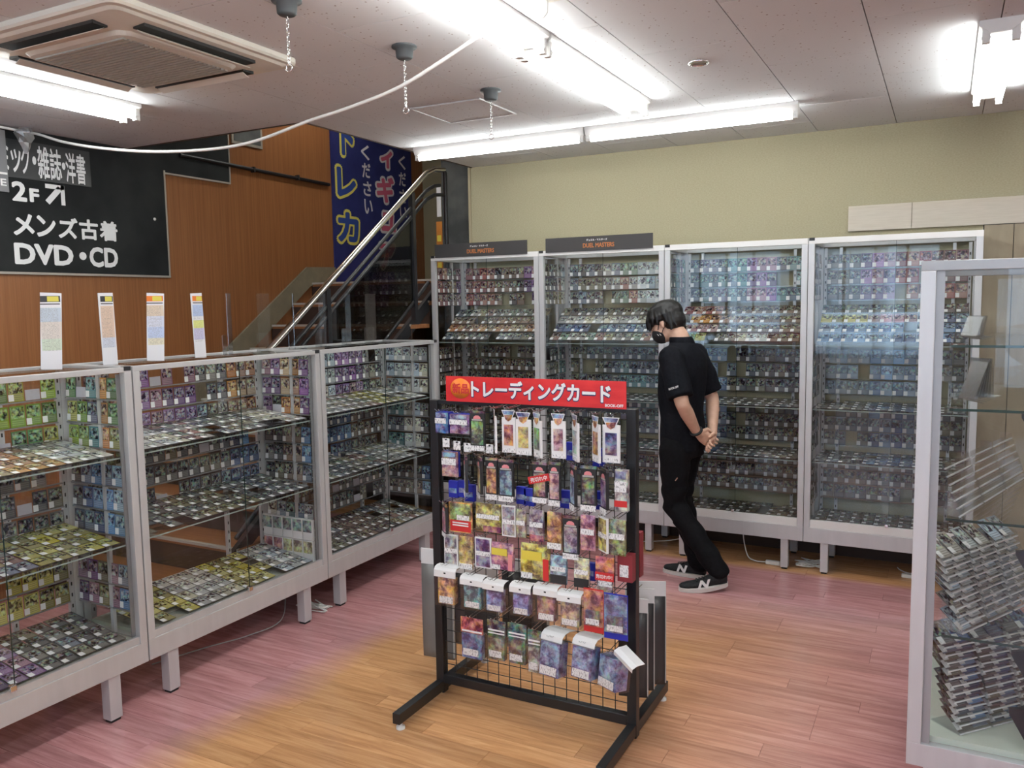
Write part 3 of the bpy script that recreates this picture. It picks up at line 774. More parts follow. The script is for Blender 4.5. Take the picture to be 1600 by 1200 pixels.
    for lev, zz in enumerate((1.0165, 0.6915, 0.3015)):
        for r in range(4):
            y = FY + 0.048 + r * 0.0895
            card_row((a + 0.05, y, zz + 0.006 + 0.002 * r), (b - 0.05, y, zz + 0.006 + 0.002 * r), (0, 1, 0.022), 12, pal_low if lev == 2 else pal_mid,
                     ('front', 'second', 'third', 'rear')[r] + ' flat row, ' + ('second', 'third', 'bottom')[lev] + ' level of ' + short, grp, 0.05, 0.97)
    return t
principled('brown_rail', (0.32, 0.20, 0.14), 0.5)
TX = [-3.420, -2.527, -1.624, -0.740, 0.172]
tall_case(TX[0], TX[1], 'tall glass case under a dark header, leftmost, brown and orange cards', 'leftmost tall case', ('red', 'brown', 'purple'), ('grey', 'orange', 'brown', 'mixed'), 'brown', 'brown')
tall_case(TX[1], TX[2], 'tall glass case under a dark header, left of the man', 'second tall case', ('grey', 'mixed', 'pale'), ('mixed', 'blue', 'white', 'grey'), ('grey', 'teal'), 'grey')
tall_case(TX[2], TX[3], 'tall glass case without header that the man stands before', 'third tall case', ('teal', 'teal', 'purple', 'teal'), (('green', 'grey', 'pale', 'brown'), ('pink', 'grey', 'brown'), ('orange', 'orange', 'brown', 'brown'), ('red', 'brown', 'brown')), ('blue', 'grey', 'brown'), 'brown')
tall_case(TX[3], TX[4], 'tall glass case without header, rightmost, rows of blue cards', 'rightmost tall case', ('grey', 'purple', 'red', 'red'), ('blue', 'blue', ('yellow', 'pink', 'blue'), ('olive', 'olive', 'brown')), ('grey', 'blue', 'grey'), 'brown')
# headers
HDR = principled('dark_header_board', (0.045, 0.042, 0.042), 0.55)
ORANGE = principled('orange_print', (0.50, 0.17, 0.05), 0.5)
for x0, x1, lab in ((-3.375, -2.611, 'dark header board above the leftmost tall case'), (-2.467, -1.699, 'dark header board above the second tall case')):
    h = thing('header_board', ((x0 + x1) / 2, FY - 0.004, 2.03), lab, 'sign', 'dark header boards')
    MB().box(x0, x1, FY - 0.007, FY - 0.002, 2.03, 2.127).build('board', HDR, h)
    xc = (x0 + x1) / 2 + 0.02
    lettering('lettering', 'デュエル・マスターズ', WHITE, h, (xc - 0.10, FY - 0.0075, 2.096), (1, 0, 0), (0, 0, 1), 0.15, 0.014, 0.03)
    lettering('lettering', 'DUEL MASTERS', ORANGE, h, (xc - 0.125, FY - 0.0075, 2.052), (1, 0, 0), (0, 0, 1), 0.225, 0.030, 0.03)

# ================================================================ right-hand case, seen through its end glass
RX0, RX1, RY0, RY1 = -0.071, 0.40, 2.83, 3.75
rc = thing('side_glass_case', ((RX0 + RX1) / 2, (RY0 + RY1) / 2, 0), 'tall glass case with clear card racks at the right edge', 'display case')
ZB, ZT = 0.188, 1.796
GRM = principled('grey_case_frame', (0.36, 0.36, 0.365), 0.4, 0.35)
for yy in (RY0, RY1 - 0.03): boxp('base_rail', ALU, rc, RX0, RX1, yy, yy + 0.03, ZB, 0.264, bevel=0.002)
for xx in (RX0, RX1 - 0.03): boxp('base_rail', ALU, rc, xx, xx + 0.03, RY0 + 0.03, RY1 - 0.03, ZB, 0.264)
for yy in (RY0, RY1 - 0.03):
    for xx in (RX0, RX1 - 0.042): boxp('corner_post', ALU, rc, xx, xx + 0.042, yy, yy + 0.03, 0.264, ZT - 0.03, bevel=0.002)
boxp('post_groove', GRM, rc, RX0 + 0.0425, RX0 + 0.066, RY0 + 0.012, RY0 + 0.03, 0.264, ZT - 0.03)
for yy in (RY0, RY1 - 0.03): boxp('top_rail', GRM, rc, RX0, RX1, yy, yy + 0.03, ZT - 0.03, ZT, bevel=0.002)
for xx in (RX0, RX1 - 0.03): boxp('top_rail', GRM, rc, xx, xx + 0.03, RY0 + 0.03, RY1 - 0.03, ZT - 0.03, ZT)
for yy in (RY0 + 0.012, RY1 - 0.018): boxp('glass_side', GLASS, rc, RX0 + 0.066, RX1 - 0.042, yy, yy + 0.005, 0.264, ZT - 0.03)
boxp('glass_door', GLASS, rc, RX0 + 0.010, RX0 + 0.015, RY0 + 0.03, RY1 - 0.03, 0.264, ZT - 0.03)
boxp('glass_back', GLASS, rc, RX1 - 0.015, RX1 - 0.010, RY0 + 0.03, RY1 - 0.03, 0.264, ZT - 0.03)
boxp('glass_top', SHELFGLASS, rc, RX0 + 0.03, RX1 - 0.03, RY0 + 0.03, RY1 - 0.03, ZT - 0.012, ZT - 0.006)
boxp('deck', DECK, rc, RX0 + 0.03, RX1 - 0.03, RY0 + 0.03, RY1 - 0.03, 0.264, 0.285)
for z in (1.54, 1.345, 0.999, 0.623):
    s = boxp('glass_shelf', SHELFGLASS, rc, 0.018, RX1 - 0.03, RY0 + 0.035, RY1 - 0.05, z - 0.008, z)
    boxp('shelf_edge', EDGE, s, 0.018, RX1 - 0.03, RY0 + 0.034, RY0 + 0.035, z - 0.008, z)
for xx, yy in ((RX0 + 0.05, RY0 + 0.05), (RX1 - 0.1, RY0 + 0.05), (RX0 + 0.05, RY1 - 0.1), (RX1 - 0.1, RY1 - 0.1)):
    l = boxp('leg', ALU, rc, xx, xx + 0.05, yy, yy + 0.05, 0.012, ZB)
    boxp('foot_pad', RUBBER, l, xx + 0.006, xx + 0.044, yy + 0.006, yy + 0.044, 0, 0.012)
for z in (0.415, 0.60, 0.915, 1.335, 1.53):
    MB().prism([(0.210, z - 0.012), (0.210, z), (RX1 - 0.032, z + 0.03), (RX1 - 0.032, z - 0.20), (0.275, z - 0.13)], 'y', RY0 + 0.040, RY0 + 0.056).build('shelf_bracket', BLACK, rc)
# stepped clear racks; each slopes up towards +x and holds ridged pockets
FROST = principled('frosted_lip', (0.72, 0.74, 0.75), 0.25, 0, 0.6)
def clear_rack(x, y, z, alpha, ln, run, rise, steps, filled, label):
    """row of pockets: rows run along (sin a, cos a); the tiers climb steeply to the left and back"""
    t = thing('clear_card_rack', (x, y, z), label, 'card rack', 'clear acrylic racks in the right-hand case')
    sa, ca = sin(alpha), cos(alpha)
    R = Matrix(((-ca, sa, 0, x), (sa, ca, 0, y), (0, 0, 1, z), (0, 0, 0, 1)))
    b = MB()
    b.box(-0.012, run + 0.02, 0.003, ln - 0.003, 0.0, 0.003, mat=R)
    for k in (0, ln - 0.003): b.prism([(-0.012, 0), (-0.012, 0.02), (run - 0.012, rise), (run + 0.02, rise), (run + 0.02, 0)], 'y', k, k + 0.003, mat=R)
    b.build('tray', ACRYL, t)
    ps = MB(); pe = MB()
    for i in range(steps):
        u = (i + 0.1) / steps; px, pz = run * u, rise * u; dz = rise / steps
        ps.prism([(px - 0.013, pz), (px - 0.011, pz), (px + run / steps * 0.6 - 0.013, pz + dz * 0.8), (px + run / steps * 0.6 - 0.015, pz + dz * 0.8)], 'y', 0.003, ln - 0.003, mat=R)
        pe.prism([(px - 0.014, pz - 0.001), (px - 0.014, pz + 0.003), (px - 0.009, pz + 0.003), (px - 0.009, pz - 0.001)], 'y', 0.004, ln - 0.004, mat=R)
    ps.build('pocket', ACRYL, t); pe.build('pocket_lip', FROST, t)
    if filled:
        n = max(1, int((ln - 0.01) / 0.064))
        for i in range(steps):
            u = (i + 0.1) / steps
            a = R @ Vector((run * u - 0.004, 0.005, rise * u + 0.0055)); c = R @ Vector((run * u - 0.004, ln - 0.005, rise * u + 0.0055))
            up = R.to_3x3() @ Vector((0.80, 0, 0.60))
            card_row(a, c, up, n, filled, ('lowest second third fourth fifth sixth seventh eighth ninth tenth eleventh twelfth thirteenth'.split()[i]) + ' tier of ' + label.split(',')[0], 'trading cards in the glass cases', 0.05, 0.9)
    return t
SH = ('front', 'middle', 'rear')
MILK = glass_mat('milky_sheet', (0.86, 0.88, 0.90), 2.0, 0.25, 0.12)
for k in range(3):
    a = radians(17); clear_rack(0.045 + 0.262 * k * sin(a), 2.875 + 0.262 * k * cos(a), 1.0, a, 0.25, 0.055, 0.17 + 0.0 * k, 7, None, 'empty clear rack, %s of three on the middle glass shelf' % SH[k])
    a = radians(28); clear_rack(0.065 + 0.170 * k * sin(a), 2.885 + 0.170 * k * cos(a), 0.624, a, 0.160, 0.075, 0.24, 10, ('pale', 'yellow', 'pale', 'blue'), '%s filled clear rack, on the lower glass shelf' % SH[k])
    a = radians(42); clear_rack(0.070 + 0.145 * k * sin(a), 2.900 + 0.145 * k * cos(a), 0.286, a, 0.141, 0.080, 0.28, 12, ('grey', 'blue', 'pale'), '%s filled clear rack, on the case floor' % SH[k])
for z, n, lab in ((1.345, 7, 'fan of folded clear sheets on the second glass shelf'), (1.54, 3, 'small folded clear sheets on the top glass shelf')):
    t = thing('clear_sheets', (0.08, 3.0, z), lab, 'plastic sheets')
    for i in range(n):
        R = Matrix.Translation((0.035 + 0.008 * i, 2.93 + 0.012 * i, z)) @ Matrix.Rotation(radians(-58 + 3 * i), 4, 'Z') @ Matrix.Rotation(radians(-20 + 4 * i), 4, 'X')
        MB().box(-0.003, 0.075, 0, 0.0015, 0.03, 0.15 if n > 5 else 0.09, mat=R).box(-0.003, 0.075, 0, 0.035, 0.029, 0.0305, mat=R).build('sheet', MILK, t)
# ================================================================ rack of hanging packs in the middle of the floor
RKY, RKX0, RKX1, RKZ = 2.90, -1.905, -1.000, 1.292
rk = thing('grid_rack', (-1.45, RKY, 0), 'black freestanding grid rack with card packs in the middle of the floor', 'display rack')
for x in (RKX0, RKX1 - 0.038):
    boxp('post', BLACK, rk, x, x + 0.038, RKY - 0.019, RKY + 0.019, 0.02, RKZ, bevel=0.003)
    f = boxp('foot_bar', BLACK, rk, x + 0.002, x + 0.036, RKY - 0.345, RKY + 0.40, 0.03, 0.075, bevel=0.003)
    for yy in (RKY - 0.315, RKY + 0.37):
        MB().lathe([(0.018, 0), (0.018, 0.01), (0.008, 0.014), (0.008, 0.032)], (x + 0.019, yy, 0), 14).build('levelling_foot', WHITEPL, f)
boxp('bottom_bar', BLACK, rk, RKX0 + 0.038, RKX1 - 0.038, RKY - 0.017, RKY + 0.017, 0.065, 0.105, bevel=0.003)
boxp('top_bar', BLACK, rk, RKX0 + 0.038, RKX1 - 0.038, RKY - 0.008, RKY + 0.008, RKZ - 0.016, RKZ)
gx0, gx1 = RKX0 + 0.04, RKX1 - 0.04
n = 17
for i in range(n):
    x = gx0 + (gx1 - gx0) * i / (n - 1)
    MB().tube([(x, RKY, 0.105), (x, RKY, RKZ - 0.016)], 0.0018, 6).build('grid_wire', BLACK, rk)
k = 0
z = 0.15
while z < RKZ - 0.03:
    MB().tube([(gx0, RKY - 0.004, z), (gx1, RKY - 0.004, z)], 0.0018, 6).build('grid_wire', BLACK, rk); z += 0.05

PACK_ART = {'blue': (0.05, 0.10, 0.45), 'purple': (0.28, 0.12, 0.32), 'green': (0.16, 0.30, 0.10), 'grey': (0.35, 0.30, 0.32), 'red': (0.50, 0.10, 0.06), 'gold': (0.55, 0.36, 0.08),
            'pink': (0.55, 0.26, 0.30), 'silver': (0.42, 0.42, 0.46), 'orange': (0.62, 0.26, 0.07), 'navy': (0.04, 0.05, 0.22), 'lightblue': (0.28, 0.40, 0.52), 'brown': (0.34, 0.18, 0.12),
            'skyblue': (0.30, 0.46, 0.66), 'darkgreen': (0.12, 0.16, 0.10), 'white': (0.62, 0.60, 0.60), 'rose': (0.55, 0.16, 0.28), 'yellow': (0.62, 0.52, 0.08), 'mauve': (0.40, 0.30, 0.38),
            'tan': (0.46, 0.36, 0.24), 'olive': (0.26, 0.24, 0.08), 'cream': (0.62, 0.58, 0.42), 'teal': (0.10, 0.32, 0.36), 'indigo': (0.16, 0.18, 0.50), 'maroon': (0.28, 0.05, 0.06),
            'dark': (0.05, 0.05, 0.06), 'black': (0.02, 0.02, 0.025), 'greybox': (0.40, 0.38, 0.36)}
def art_material(name, col, sc=30.0, contrast=1.0):
    key = 'pack_art_' + name
    if key in bpy.data.materials: return bpy.data.materials[key]
    m = principled(key, col, 0.28, 0, 0.5)
    t = NT(m); ge = t.n('ShaderNodeNewGeometry')
    nz = t.n('ShaderNodeTexNoise'); nz.inputs['Scale'].default_value = sc; nz.inputs['Detail'].default_value = 8; nz.inputs['Distortion'].default_value = 0.25; nz.inputs['Roughness'].default_value = 0.68
    t.l(ge.outputs['Position'], nz.inputs['Vector'])
    sp = t.n('ShaderNodeSeparateColor'); t.l(nz.outputs['Color'], sp.inputs[0])
    cc = t.n('ShaderNodeCombineColor')
    for i in range(3): t.l(t.math('MULTIPLY', t.math('SUBTRACT', sp.outputs[i], 0.36), 3.0, clamp=True), cc.inputs[i])
    c = t.mix(0.70, cc.outputs[0], tuple(col))
    lum = t.ramp(sp.outputs[1], [(0.40, (0.12, 0.12, 0.14)), (0.5, (0.8, 0.8, 0.8)), (0.60, (1.35, 1.3, 1.25))])
    t.l(t.mix(0.85, c, t.mix(1.0, c, lum, 'MULTIPLY')), t.b.inputs['Base Color'])
    return m
REDBOX = principled('dark_red_card', (0.26, 0.025, 0.035), 0.4)
def label_material():
    m = principled('barcode_label', (0.84, 0.84, 0.84), 0.55)
    t = NT(m); ge = t.n('ShaderNodeNewGeometry'); mp = t.n('ShaderNodeMapping'); mp.inputs['Scale'].default_value = (260, 0, 90)
    t.l(ge.outputs['Position'], mp.inputs['Vector'])
    nz = t.n('ShaderNodeTexNoise'); nz.inputs['Scale'].default_value = 1.0; t.l(mp.outputs[0], nz.inputs['Vector'])
    t.l(t.ramp(nz.outputs[0], [(0.40, (0.35, 0.35, 0.36)), (0.47, (0.86, 0.86, 0.86))]), t.b.inputs['Base Color'])
    return m
LABELM = label_material()
REDP = principled('red_print', (0.62, 0.03, 0.03), 0.45)
PINKP = principled('pink_print', (0.72, 0.26, 0.28), 0.45)
BLUEP = principled('blue_print', (0.02, 0.03, 0.42), 0.4)
YELP = principled('yellow_print', (0.75, 0.62, 0.08), 0.45)
GREYBAG = principled('grey_bag', (0.045, 0.045, 0.048), 0.3)
BAGSIDE = principled('light_grey_bag', (0.42, 0.41, 0.40), 0.35)
PACKS = [
  ('top row', 2.80, [
    (-1.825, -1.769, 1.169, 1.253, 'flatpack', 'blue'),
    (-1.757, -1.668, 1.171, 1.249, 'flatpack', 'purple'),
    (-1.657, -1.592, 1.110, 1.269, 'booster', 'green'),
    (-1.558, -1.532, 1.110, 1.277, 'tallwhite', 'grey'),
    (-1.515, -1.456, 1.112, 1.278, 'tallwhite', 'red'),
    (-1.454, -1.390, 1.107, 1.273, 'tallwhite', 'gold'),
    (-1.385, -1.339, 1.103, 1.273, 'tallwhite', 'green'),
    (-1.304, -1.246, 1.105, 1.275, 'tallwhite', 'pink'),
    (-1.223, -1.187, 1.100, 1.274, 'tallwhite', 'silver'),
    (-1.143, -1.103, 1.102, 1.273, 'tallwhite', 'orange'),
    (-1.098, -1.031, 1.104, 1.271, 'tallwhite', 'navy'),
  ]),
  ('second row', 2.80, [
    (-1.799, -1.726, 0.993, 1.095, 'flatpack', 'pink'),
    (-1.697, -1.670, 0.921, 1.085, 'booster', 'silver'),
    (-1.635, -1.602, 0.919, 1.085, 'booster', 'gold'),
    (-1.591, -1.539, 0.919, 1.086, 'booster', 'orange'),
    (-1.533, -1.468, 0.918, 1.083, 'booster', 'lightblue'),
    (-1.385, -1.325, 0.927, 1.084, 'soldout', 'brown'),
    (-1.317, -1.269, 0.921, 1.089, 'booster', 'pink'),
    (-1.232, -1.199, 0.912, 1.083, 'booster', 'skyblue'),
    (-1.186, -1.124, 0.916, 1.085, 'booster', 'darkgreen'),
    (-1.109, -1.074, 0.910, 1.080, 'booster', 'purple'),
    (-1.054, -1.005, 0.924, 1.078, 'flatpack', 'white'),
  ]),
  ('third row', 2.79, [
    (-1.799, -1.762, 0.746, 0.882, 'booster', 'rose'),
    (-1.762, -1.653, 0.771, 0.895, 'promo', 'orange'),
    (-1.633, -1.522, 0.791, 0.903, 'artpack', 'yellow'),
    (-1.517, -1.457, 0.781, 0.904, 'framed', 'mauve'),
    (-1.452, -1.413, 0.783, 0.894, 'artpack', 'tan'),
    (-1.396, -1.336, 0.778, 0.899, 'artpack', 'mauve'),
    (-1.320, -1.261, 0.757, 0.899, 'artlabel', 'orange'),
    (-1.256, -1.191, 0.726, 0.891, 'booster', 'mauve'),
    (-1.183, -1.126, 0.767, 0.901, 'artpack', 'rose'),
    (-1.116, -1.071, 0.770, 0.900, 'framed', 'yellow'),
    (-1.071, -1.007, 0.763, 0.897, 'artpack', 'olive'),
  ]),
  ('fourth row', 2.79, [
    (-1.787, -1.723, 0.629, 0.758, 'framed', 'silver'),
    (-1.714, -1.654, 0.625, 0.758, 'artlabel', 'gold'),
    (-1.642, -1.568, 0.639, 0.762, 'framed', 'purple'),
    (-1.566, -1.468, 0.643, 0.752, 'snack', 'rose'),
    (-1.435, -1.311, 0.625, 0.765, 'snack', 'yellow'),
    (-1.309, -1.242, 0.622, 0.732, 'artpack', 'skyblue'),
    (-1.210, -1.151, 0.621, 0.734, 'artpack', 'cream'),
    (-1.125, -1.052, 0.605, 0.751, 'soldred', 'red'),
    (-1.047, -0.990, 0.659, 0.761, 'redbox', 'red'),
  ]),
  ('fifth row', 2.76, [
    (-1.813, -1.720, 0.468, 0.632, 'bag', 'orange'),
    (-1.691, -1.596, 0.471, 0.609, 'bag', 'teal'),
    (-1.587, -1.501, 0.475, 0.602, 'bag', 'indigo'),
    (-1.467, -1.383, 0.481, 0.609, 'bag', 'indigo'),
    (-1.364, -1.272, 0.474, 0.618, 'bag', 'maroon'),
    (-1.265, -1.175, 0.470, 0.607, 'bag', 'brown'),
    (-1.162, -1.083, 0.468, 0.634, 'blister', 'red'),
    (-1.081, -0.989, 0.456, 0.628, 'blister', 'blue'),
  ]),
  ('bottom row', 2.75, [
    (-1.693, -1.591, 0.268, 0.439, 'hangpack', 'blue'),
    (-1.571, -1.490, 0.284, 0.447, 'hangpack', 'dark'),
    (-1.479, -1.398, 0.286, 0.450, 'hangpack', 'black'),
    (-1.392, -1.337, 0.265, 0.437, 'hangpack', 'greybox'),
    (-1.340, -1.238, 0.275, 0.447, 'deckbox', 'indigo'),
    (-1.207, -1.106, 0.292, 0.448, 'deckbox', 'indigo'),
    (-1.104, -0.994, 0.274, 0.431, 'deckbox', 'indigo'),
  ]),
]

PNAME = {'flatpack': 'card pack with a white label', 'booster': 'card pack in a black sleeve', 'tallwhite': 'card pack on a tall white card', 'soldout': 'card pack with red sold-out tag',
         'promo': 'promotional card with red panel', 'artpack': 'printed card pack', 'framed': 'card pack with pale frame', 'artlabel': 'printed card pack with label', 'snack': 'bright snack card packet',
         'soldred': 'packet with sold-out tag', 'redbox': 'dark red box', 'bag': 'deck box in a clear bag', 'blister': 'blister card', 'hangpack': 'sleeve pack with header', 'deckbox': 'deck box with white header flap'}
ARTNAME = {'lightblue': 'light blue', 'skyblue': 'sky blue', 'darkgreen': 'dark green', 'greybox': 'grey', 'dark': 'dark'}
def xf(mb_fn):
    return mb_fn
def make_pack(x0, x1, z0, z1, y, style, art, label):
    w, h = x1 - x0, z1 - z0; xc = (x0 + x1) / 2
    t = thing('card_pack', (xc, y, z0), label, 'card pack', 'packs hanging on the grid rack')
    A = art_material(art, PACK_ART[art])
    # the true width of narrow ones is seen turned; turn them about the hook
    true_w = {'tallwhite': 0.062, 'booster': 0.056, 'framed': 0.062}.get(style, w)
    turn = 0.0
    if w < true_w * 0.85: turn = math.acos(max(0.35, w / true_w)) * 0.9; w2 = true_w
    else: w2 = w
    R = Matrix.Translation((xc, y, z0)) @ Matrix.Rotation(-turn, 4, 'Z')
    def bx(name, mat, a, b, c, d, y0, y1, parent=t, bev=0.0):
        # fractions of width and height, offsets in depth (negative = towards the viewer)
        return MB().box((a - 0.5) * w2, (b - 0.5) * w2, y0, y1, c * h, d * h, mat=R).build(name, mat, parent, bev)
    if style in ('booster', 'soldout'):
        b = bx('sleeve', BLACKPL, 0, 1, 0.12, 0.94, -0.006, 0.006, bev=0.0015)
        bx('header', art_material('dark_red', (0.16, 0.04, 0.03)) if art not in ('darkgreen', 'purple') else art_material('deep_green', (0.05, 0.12, 0.08)), 0, 1, 0.93, 1.0, -0.005, 0.003)
        # small pink emblem over a grey bar
        e = MB().prism([(-0.26 * w2, 0.80 * h), (0.26 * w2, 0.80 * h), (0.22 * w2, 0.855 * h), (0.10 * w2, 0.885 * h), (-0.10 * w2, 0.885 * h), (-0.22 * w2, 0.855 * h)], 'y', -0.0075, -0.0062, mat=R).build('emblem', PINKP, b)
        bx('emblem_bar', BAGSIDE, 0.14, 0.86, 0.755, 0.795, -0.0072, -0.0062, b)
        bx('picture', A, 0.10, 0.90, 0.16, 0.74, -0.0074, -0.0060)
        bx('price_label', LABELM, 0.0, 1.0, 0.0, 0.13, -0.0095, -0.0080)
        if style == 'soldout':
            Rt = R @ Matrix.Translation((0, -0.011, 0.60 * h)) @ Matrix.Rotation(radians(-14), 4, 'Y')
            tg = MB().box(-0.045, 0.045, -0.001, 0.001, -0.014, 0.014, mat=Rt).build('sold_out_tag', REDP, t)
            lettering('lettering', '売切れ中', WHITE, tg, Rt @ Vector((-0.036, -0.0012, -0.009)), Rt.to_3x3() @ Vector((1, 0, 0)), Rt.to_3x3() @ Vector((0, 0, 1)), 0.072, 0.018, 0.02, 0.0003)
    elif style == 'tallwhite':
        b = bx('backing_card', WHITE, 0, 1, 0, 0.83, -0.004, 0.004)
        hd = MB().prism([(-0.5 * w2, h), (0.5 * w2, h), (0.24 * w2, 0.78 * h), (0, 0.72 * h), (-0.24 * w2, 0.78 * h)], 'y', -0.0055, -0.0042, mat=R).build('header', WHITE, t)
        MB().prism([(-0.43 * w2, 0.985 * h), (0.43 * w2, 0.985 * h), (0.34 * w2, 0.90 * h), (-0.34 * w2, 0.90 * h)], 'y', -0.0062, -0.0056, mat=R).build('header_print', art_material('header_blue', (0.25, 0.30, 0.55)), hd)
        MB().prism([(-0.30 * w2, 0.88 * h), (0.32 * w2, 0.90 * h), (0.22 * w2, 0.79 * h), (0, 0.735 * h), (-0.22 * w2, 0.79 * h)], 'y', -0.0062, -0.0056, mat=R).build('header_print', art_material('header_red', (0.60, 0.18, 0.05)), hd)
        bx('picture', A, 0.17, 0.83, 0.17, 0.66, -0.0062, -0.0042)
        bx('price_label', LABELM, 0.08, 0.92, 0.015, 0.10, -0.0055, -0.0042)
    elif style == 'flatpack':
        for k in range(4 if art in ('blue', 'purple') else 2):
            MB().box(-0.5 * w2, 0.5 * w2, 0.004 + k * 0.014, 0.012 + k * 0.014, 0, h, mat=R).build('packet', A if k == 0 else BLUEP if art != 'white' else A, t)
        bx('picture', A, 0.04, 0.96, 0.05, 0.62, -0.001, 0.004)
        bx('price_label', LABELM, 0.02, 0.94, 0.48, 0.74, -0.003, -0.001)
        if art == 'white': bx('red_band', REDP, 0.0, 1.0, 0.12, 0.27, -0.0022, -0.0012)
        bx('top_print', art_material('header_blue', (0.25, 0.30, 0.55)), 0.1, 0.9, 0.80, 0.97, -0.002, 0.004)
    elif style == 'promo':
        bx('card', art_material('promo_orange', (0.75, 0.36, 0.05)), 0, 1, 0, 1, -0.002, 0.002)
        bx('picture', art_material('promo_green', (0.42, 0.46, 0.12)), 0.06, 0.94, 0.42, 0.96, -0.0035, -0.002)
        rp = bx('red_panel', REDP, 0.06, 0.94, 0.04, 0.40, -0.0035, -0.002)
        for zz in (0.30, 0.22): bx('printed_line', WHITE, 0.16, 0.84, zz, zz + 0.045, -0.0042, -0.0036, rp)
        bx('price_label', LABELM, 0.36, 0.88, 0.42, 0.58, -0.005, -0.0036)
    elif style == 'redbox':
        bx('box', REDBOX, 0, 1, 0, 1, 0.02, 0.06)
        bx('price_label', LABELM, 0.15, 0.75, 0.18, 0.62, 0.0185, 0.0199)
    elif style in ('artpack', 'artlabel', 'framed', 'snack'):
        if style == 'framed':
            bx('frame_card', WHITE, 0, 1, 0, 1, -0.004, 0.004)
            bx('picture', A, 0.08, 0.92, 0.56, 0.96, -0.006, -0.004); bx('picture', A, 0.08, 0.92, 0.05, 0.40, -0.006, -0.004)
            bx('price_label', LABELM, 0.04, 0.96, 0.41, 0.55, -0.007, -0.004)
        else:
            # crimped foil packet, fuller in the middle
            fo = MB(); prof = [(0, 0.0015), (0.05, 0.003), (0.5, 0.009), (0.95, 0.003), (1.0, 0.0015)]
            n = len(prof); vs = []
            for fz, dd in prof:
                for sx in (-0.5, 0.5): vs += [R @ Vector((sx * w2, -dd, fz * h)), R @ Vector((sx * w2, dd, fz * h))]
            fs = []
            for i in range(n - 1):
                q = i * 4; fs += [(q, q + 2, q + 6, q + 4), (q + 1, q + 5, q + 7, q + 3), (q, q + 4, q + 5, q + 1), (q + 2, q + 3, q + 7, q + 6)]
            fs += [(0, 1, 3, 2), (n * 4 - 4, n * 4 - 2, n * 4 - 1, n * 4 - 3)]
            fo.add(vs, fs); fo.build('packet', A, t)
            if style == 'artlabel': bx('price_label', LABELM, 0.02, 0.98, 0.0, 0.16, -0.011, -0.0045)
            elif style == 'snack':
                bx('side_strip', PINKP if art == 'rose' else REDP, 0.78, 0.97, 0.02, 0.62, -0.011, -0.0093)
                bx('title_patch', YELP, 0.04, 0.74, 0.55, 0.80, -0.011, -0.0086); bx('price_label', LABELM, 0.02, 0.40, 0.02, 0.18, -0.011, -0.006)
            else:
                bx('price_label', LABELM, 0.04, 0.96, 0.46, 0.62, -0.011, -0.0088)
                if art in ('yellow', 'mauve'): bx('red_band', art_material('crimson', (0.45, 0.03, 0.10)), 0.3 if art == 'yellow' else 0, 1, 0.0, 0.20, -0.007, -0.004)
                if art in ('skyblue', 'cream'): bx('black_band', BLACKPL, 0, 1, 0.02, 0.32, -0.0095, -0.006)
    elif style == 'soldred':
        bx('packet', art_material('pale_packet', (0.60, 0.50, 0.42)), 0.08, 0.92, 0, 0.55, -0.004, 0.004)
        bx('price_label', LABELM, 0.16, 0.88, 0.24, 0.40, -0.0055, -0.004)
        bx('card_top', art_material('red_art', (0.66, 0.06, 0.05)), 0, 1, 0.38, 1, -0.003, 0.003, bev=0.001)
        tg = bx('sold_out_tag', REDP, 0, 1, 0.39, 0.60, -0.008, -0.006)
        lettering('lettering', '売切れ中！', WHITE, tg, R @ Vector((-0.45 * w2, -0.0082, 0.44 * h)), R.to_3x3() @ Vector((1, 0, 0)), (0, 0, 1), 0.88 * w2, 0.11 * h, 0.02, 0.0003)
    elif style == 'bag':
        bx('box', A, 0.10, 0.92, 0.04, 0.70, -0.003, 0.030, bev=0.002)
        bx('picture', art_material('bag_' + art, tuple(min(1, v * 1.6 + 0.04) for v in PACK_ART[art])), 0.16, 0.86, 0.22, 0.64, -0.0045, -0.003)
        bx('price_label', LABELM, 0.18, 0.86, 0.07, 0.24, -0.0062, -0.0046)
        # clear bag with a curved white header card on the hook
        bg = MB(); bg.box(-0.52 * w2, 0.52 * w2, -0.010, 0.036, 0.0, 0.74 * h, mat=R); bg.build('clear_bag', FILM, t)
        hdm = MB(); prof = [(-0.011, 0.735 * h), (-0.010, 0.90 * h), (-0.002, 0.965 * h), (0.014, 0.99 * h), (0.036, 0.985 * h)]
        vs = []
        for py, pz in prof:
            for sx in (-0.54, 0.56): vs += [R @ Vector((sx * w2, py, pz)), R @ Vector((sx * w2, py + 0.0015, pz - 0.001))]
        fs = []
        for i in range(len(prof) - 1):
            q = i * 4; fs += [(q, q + 2, q + 6, q + 4), (q + 1, q + 5, q + 7, q + 3), (q, q + 4, q + 5, q + 1), (q + 2, q + 3, q + 7, q + 6)]
        hdm.add(vs, fs); hdm.build('header_card', WHITE, t)
        bx('hook_slot', RUBBER, 0.46, 0.56, 0.82, 0.86, -0.0105, -0.0085)
    elif style == 'blister':
        bx('backing_card', REDP if art == 'red' else BLUEP, 0, 1, 0, 1, -0.001, 0.001)
        bx('printed_art', art_material('blister_' + art, (0.62, 0.10, 0.06) if art == 'red' else (0.20, 0.24, 0.55)), 0.02, 0.98, 0.14, 0.97, -0.0025, -0.001)
        bx('dark_box', art_material('dark_maroon', (0.10, 0.03, 0.04)), 0.16, 0.82, 0.26, 0.52, -0.016, -0.0025, bev=0.002)
        bx('price_label', LABELM, 0.18, 0.84, 0.21, 0.34, -0.0178, -0.0162)
        bx('bubble', FILM, 0.10, 0.90, 0.18, 0.80, -0.020, -0.0026)
    elif style == 'hangpack':
